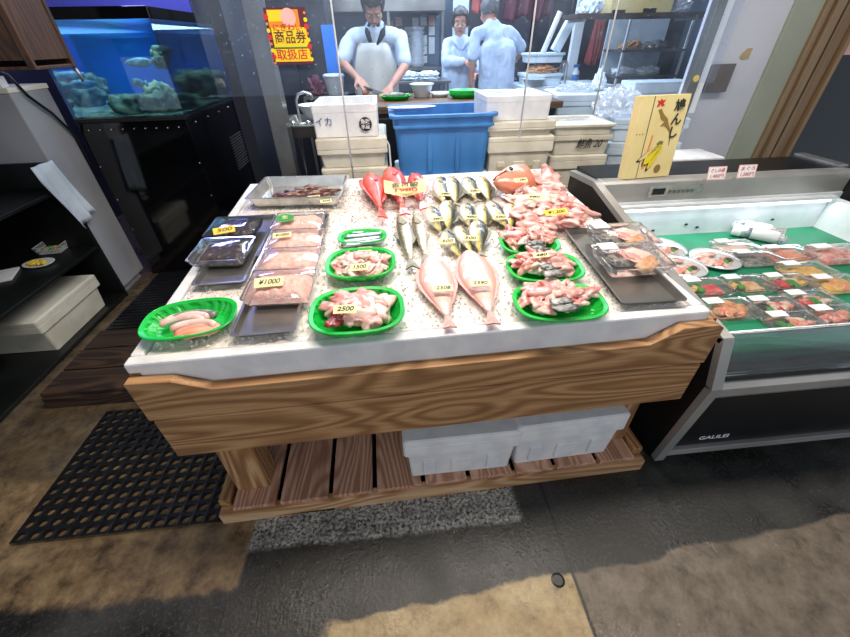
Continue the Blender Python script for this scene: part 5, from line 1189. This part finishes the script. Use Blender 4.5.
# ============================================================ PEOPLE
def cap_(g, a, b_, ra, rb, n=16):
    a, b_ = Vector(a), Vector(b_); d = b_ - a; L = d.length; d.normalize(); pts, rs = [], []
    for k in range(5): t = PI / 2 * k / 4; pts.append(a - d * ra * math.cos(t)); rs.append(max(.001, ra * math.sin(t)))
    pts.append(a.lerp(b_, .5)); rs.append((ra + rb) / 2)
    for k in range(4, -1, -1): t = PI / 2 * k / 4; pts.append(b_ + d * rb * math.cos(t)); rs.append(max(.001, rb * math.sin(t)))
    g.tube(pts, rs, n)
def hand(g, wr, d, up, side, curl=.6):
    """palm, four unequal bent fingers and a side thumb; d = pointing direction, up = back of the hand"""
    wr = Vector(wr); d = Vector(d).normalized(); up = Vector(up); up = (up - d * up.dot(d)).normalized(); s_ = d.cross(up) * side
    for k in (-.027, -.009, .009, .027): cap_(g, wr + s_ * k * .7 + d * .01, wr + d * .085 + s_ * k, .015, .012)
    for k, ln in zip((-.030, -.010, .010, .029), (.062, .074, .080, .070)):
        p = wr + d * .088 + s_ * k; a = 0
        for j, f in enumerate((.45, .32, .25)):
            a += curl * (.8 if j == 0 else 1); q = p + (d * math.cos(a) - up * math.sin(a)) * ln * f; cap_(g, p, q, .0092, .0085, 10); p = q
    p = wr + d * .022 + s_ * .028; q = p + (s_ * .7 + d * .6 - up * .3).normalized() * .042; cap_(g, p, q, .013, .011, 10); cap_(g, q, q + (d * .9 - up * .5).normalized() * .032, .0105, .009, 10)
def head(g, M_, k=1.0):
    """skull, jaw, nose, ears in a local frame: +y is the face, z up, origin at the head's centre"""
    def P(x, y, z): return M_ @ (Vector((x, y, z)) * k)
    Rm = M_.to_3x3().to_4x4()
    g.sph(P(0, -.012, .03), (.077 * k, .094 * k, .092 * k), 20, Rm); g.sph(P(0, .012, -.035), (.062 * k, .075 * k, .078 * k), 18, Rm)
    g.sph(P(0, .052, -.085), (.03 * k, .03 * k, .026 * k), 12, Rm)
    cap_(g, P(0, .083, .015), P(0, .104, -.018), .010 * k, .015 * k, 10)
    for s_ in (-1, 1):
        g.sph(P(s_ * .016, .09, -.022), .010 * k, 8); g.sph(P(s_ * .080, -.005, -.005), (.010 * k, .02 * k, .032 * k), 10, Rm)
        cap_(g, P(s_ * .018, .088, .032), P(s_ * .045, .078, .030), .009 * k, .008 * k, 8); g.sph(P(s_ * .04, .06, -.02), .028 * k, 10)
    cap_(g, P(-.02, .083, -.052), P(.02, .083, -.052), .009 * k, .009 * k, 8)
def face(body, M_, k=1.0):
    def P(x, y, z): return M_ @ (Vector((x, y, z)) * k)
    for s_ in (-1, 1):
        q = B(); q.sph(P(s_ * .031, .082, .008), .011 * k, 10); q.mi = 1; q.sph(P(s_ * .031, .0905, .008), .0055 * k, 8); q.go('eye', [M['eye_white'], M['eye_black']], body, True)
        B().tube([P(s_ * .016, .098, .034), P(s_ * .034, .096, .040), P(s_ * .05, .084, .034)], .003 * k, 6).go('eyebrow', M['hair_dark'], body, True)
    B().tube([P(-.022, .088, -.053), P(0, .095, -.051), P(.022, .088, -.053)], .0035 * k, 6).go('mouth', M['dark_red_flesh'], body, True)
def hair(body, M_, m, k=1.0, full=1.0, low=-.02, seed=1):
    g = B(); bmesh.ops.create_icosphere(g.b, subdivisions=4, radius=1)
    for vv in g.b.verts:
        q = vv.co.copy(); n = 1 + .07 * noise.noise(q * 4 + Vector((seed, 0, 0))) + .035 * noise.noise(q * 11)
        x, y, z = q.x * .090 * full * n, q.y * .108 * full * n - .018, q.z * .108 * full * n + .035
        fr = .062 if z < .06 + .0 * x else .2      # forehead line
        if y > .045 and z < .070: y = .045 + (y - .045) * .1
        if z < low: z = low + (z - low) * .25
        vv.co = M_ @ (Vector((x, y, z)) * k)
    g.go('hair', M[m], body, True)
def mtx(p, yaw, pitch=0, roll=0): return Matrix.Translation(Vector(p)) @ Euler((pitch, roll, yaw)).to_matrix().to_4x4()
def person(label, pelvis, chest, neck, hd, yaw, pitch, arms, feet, sleeve='short', hairm='hair_dark', coat_len=.0, apron=False, sw=.20, hk=1.0, roll=0, hull=1.0, face_on=True):
    V = Vector; pelvis, chest, neck = V(pelvis), V(chest), V(neck); H = mtx(hd, yaw, pitch, roll)
    ax = (V(arms[0][0]) - V(arms[1][0])); ax.z = 0; ax.normalize(); fw = V((0, 0, 1)).cross(ax)
    if fw.dot(V((math.sin(-yaw), math.cos(yaw), 0))) < 0: fw = -fw
    g = B(); head(g, H, hk)
    cap_(g, neck, H @ V((0, -.02, -.06)), .058, .052); cap_(g, chest, neck, .10, .07)
    for k in (-1, 1): cap_(g, chest + ax * .07 * k, pelvis + ax * .06 * k, .10, .10); cap_(g, neck - V((0, 0, .05)), V(arms[0 if k > 0 else 1][0]), .045, .045)
    for (sh, el, wr, hdn, up, sd) in arms: cap_(g, sh, el, .042, .038); cap_(g, el, wr, .038, .026); hand(g, wr, hdn, up, sd)
    for k, f in zip((1, -1), feet):
        hip = pelvis + ax * .09 * k; f = V(f); kn = hip.lerp(f + V((0, 0, .08)), .5) + fw * .02
        cap_(g, hip, kn, .085, .06); cap_(g, kn, f + V((0, 0, .09)), .056, .04); cap_(g, f + V((0, 0, .045)), f + fw * .14 + V((0, 0, .035)), .042, .034)
    body = remeshed(g, 'person', M['skin'], .0085, 2); body['label'] = label; body['category'] = 'person'
    if face_on: face(body, H, hk)
    hair(body, H, hairm, hk, hull)
    # coat: torso and sleeves as one shell a little outside the body
    g = B()
    for k in (-1, 1):
        cap_(g, chest + ax * .075 * k + V((0, 0, .02)), pelvis + ax * .06 * k - V((0, 0, coat_len)), .112, .118 + coat_len * .10)
        cap_(g, neck - V((0, 0, .045)), V(arms[0 if k > 0 else 1][0]) - ax * .015 * k, .062, .058)
    cap_(g, neck - V((0, 0, .03)), chest, .088, .12)
    for (sh, el, wr, hdn, up, sd) in arms:
        sh, el, wr = V(sh), V(el), V(wr)
        if sleeve == 'short': cap_(g, sh, sh.lerp(el, .8), .050, .060)
        else: cap_(g, sh, el, .056, .056); cap_(g, el, el.lerp(wr, .85), .054, .045)
    coat = remeshed(g, 'coat', M['cloth_white'], .011, 2, body); coat.data = coat.data.copy()
    for vv in coat.data.vertices:
        q = vv.co; n = noise.noise(Vector((q.x * 16, q.y * 16, q.z * 7))) + .5 * noise.noise(Vector((q.x * 34, q.y * 34, q.z * 20 + 5)))
        vv.co = q + vv.normal * (.004 + max(-.3, n) * .012)
    a = chest + fw * .118 + V((0, 0, .06))
    for k in (-1, 1):
        B().tube([neck + ax * .070 * k + fw * .0 + V((0, 0, .01)), neck + ax * .060 * k + fw * .075 - V((0, 0, .04)), a + ax * .010 * k + fw * .015], [.018, .024, .012], 8).go('lapel', M['collar'] if apron else M['cloth_white'], body, True)
    for k in range(3): B().sph(a - V((0, 0, .10 + .09 * k)) + fw * .006, .007, 6).go('button', M['white_plastic'], body, True)
    g = B()
    for k, f in zip((1, -1), feet):
        hip = pelvis + ax * .09 * k; f = V(f); kn = hip.lerp(f + V((0, 0, .08)), .5) + fw * .02
        cap_(g, hip, kn, .10, .078); cap_(g, kn, f + V((0, 0, .12)), .076, .062)
    remeshed(g, 'trousers', M['trousers'], .012, 2, body)
    # collar
    g = B(); c0 = neck + (H @ V((0, -.02, -.06)) - neck) * .15
    g.lathe([(.070, -.035), (.074, -.01), (.066, .008), (.058, .008), (.060, -.035)], 20, c0); g.go('collar', M['collar'], body, True)
    if apron:
        g = B(); rows = []; n = 16; m_ = 14
        for j in range(m_ + 1):
            f = j / m_; z = chest.z + .10 - f * (chest.z + .10 - .55); wd = .12 + .06 * min(1, f * 5); wd += .03 * f; row = []
            cc = pelvis.lerp(chest, max(0, min(1, (z - pelvis.z) / (chest.z - pelvis.z))))
            for i in range(n + 1):
                u = 2 * i / n - 1; off = .155 - .05 * u * u + .006 * math.sin(u * 7 + f * 3) + .01 * f
                q = cc + ax * wd * u + fw * off; row.append(g.b.verts.new((q.x, q.y, z)))
            rows.append(row)
        for j in range(m_):
            for i in range(n): g.b.faces.new((rows[j][i], rows[j][i + 1], rows[j + 1][i + 1], rows[j + 1][i]))
        g.go('apron', M['apron'], body, True, solid=.004)
        a = chest + fw * .12 + V((0, 0, .10))
        for k in (-1, 1): B().tube([a + ax * .115 * k, a + ax * .10 * k + V((0, 0, .10)) - fw * .03, neck + ax * .075 * k + V((0, 0, .0)) - fw * .01], .008, 6).go('apron_strap', M['apron'], body, True)
    return body
# fishmonger at the counter, head bowed over the fish
hc = at(373, 6, y=3.74)
sl, sr = at(351, 38, y=3.88), at(401, 38, y=3.88); el, er = at(342, 62, y=3.80), at(405, 66, y=3.76)
hl, hr = at(358, 79, y=3.60), at(390, 88, y=3.56)
pc = at(375, 62, y=3.92); pn = at(375, 27, y=3.87); pp_ = Vector((pc.x, 3.98, 1.0))
knife_h = hl + Vector((.02, -.05, -.05))
person('fishmonger in white coat and apron cutting fish with a knife, head bowed', pp_, (pc.x, 3.94, 1.34), pn, hc, PI, -.9,
       [(sl, el, hl, (.5, -.75, -.45), (-.1, -.3, 1), 1), (sr, er, hr, (-.55, -.75, -.35), (.1, -.3, 1), -1)], [(pp_.x - .12, 4.0, 0), (pp_.x + .12, 4.0, 0)], 'short', 'hair_dark', .15, True, hull=1.03)
t_ = thing('knife', 'long kitchen knife in the fishmonger\'s hand', 'knife', hl + Vector((.055, -.075, -.055)), (0, .30, -.25))
B().tube([(-.06, 0, 0), (.06, 0, 0)], .011, 10).go('handle', M['wood_dark'], t_, True)
B().prism([(.06, .012), (.06, -.022), (.20, -.02), (.25, .012)], -.001, .001, 'xz').go('blade', M['knife_steel'], t_)
# woman facing the camera
p = at(460, 24, y=5.05); n_ = at(460, 38, y=5.07); s1, s2 = at(448, 44, y=5.08), at(474, 44, y=5.08)
person('woman with short dark hair in a long white coat, facing forward behind the counter', (n_.x, 5.12, .98), (n_.x, 5.10, 1.30), n_, p, PI - .15, -.1,
       [(s1, at(446, 62, y=5.0), at(464, 62, y=4.90), (.9, -.3, .1), (0, -.6, .8), 1), (s2, at(478, 62, y=5.0), at(476, 74, y=4.86), (-.4, -.8, 0), (0, 0, 1), -1)], [(n_.x - .1, 5.15, 0), (n_.x + .1, 5.15, 0)], 'long', 'hair_dark', .25, False, hk=1.0, hull=1.10)
# man seen from behind
p = at(489, 13, y=4.86); n_ = at(492, 25, y=4.78); s1, s2 = at(476, 34, y=4.75), at(511, 33, y=4.75)
person('grey-haired man in a short-sleeved white coat, seen from behind at the right', (n_.x + .08, 4.70, .98), (n_.x + .06, 4.70, 1.32), n_, p, .25, -.25,
       [(s2, at(522, 50, y=4.9), at(512, 64, y=5.0), (-.3, .4, -.8), (.6, -.6, 0), 1), (s1, at(472, 62, y=4.72), at(471, 84, y=4.76), (0, .3, -1), (-.6, -.6, 0), -1)], [(n_.x - .04, 4.75, 0), (n_.x + .2, 4.75, 0)], 'short', 'hair_grey', .15, False, face_on=False, hull=1.02)
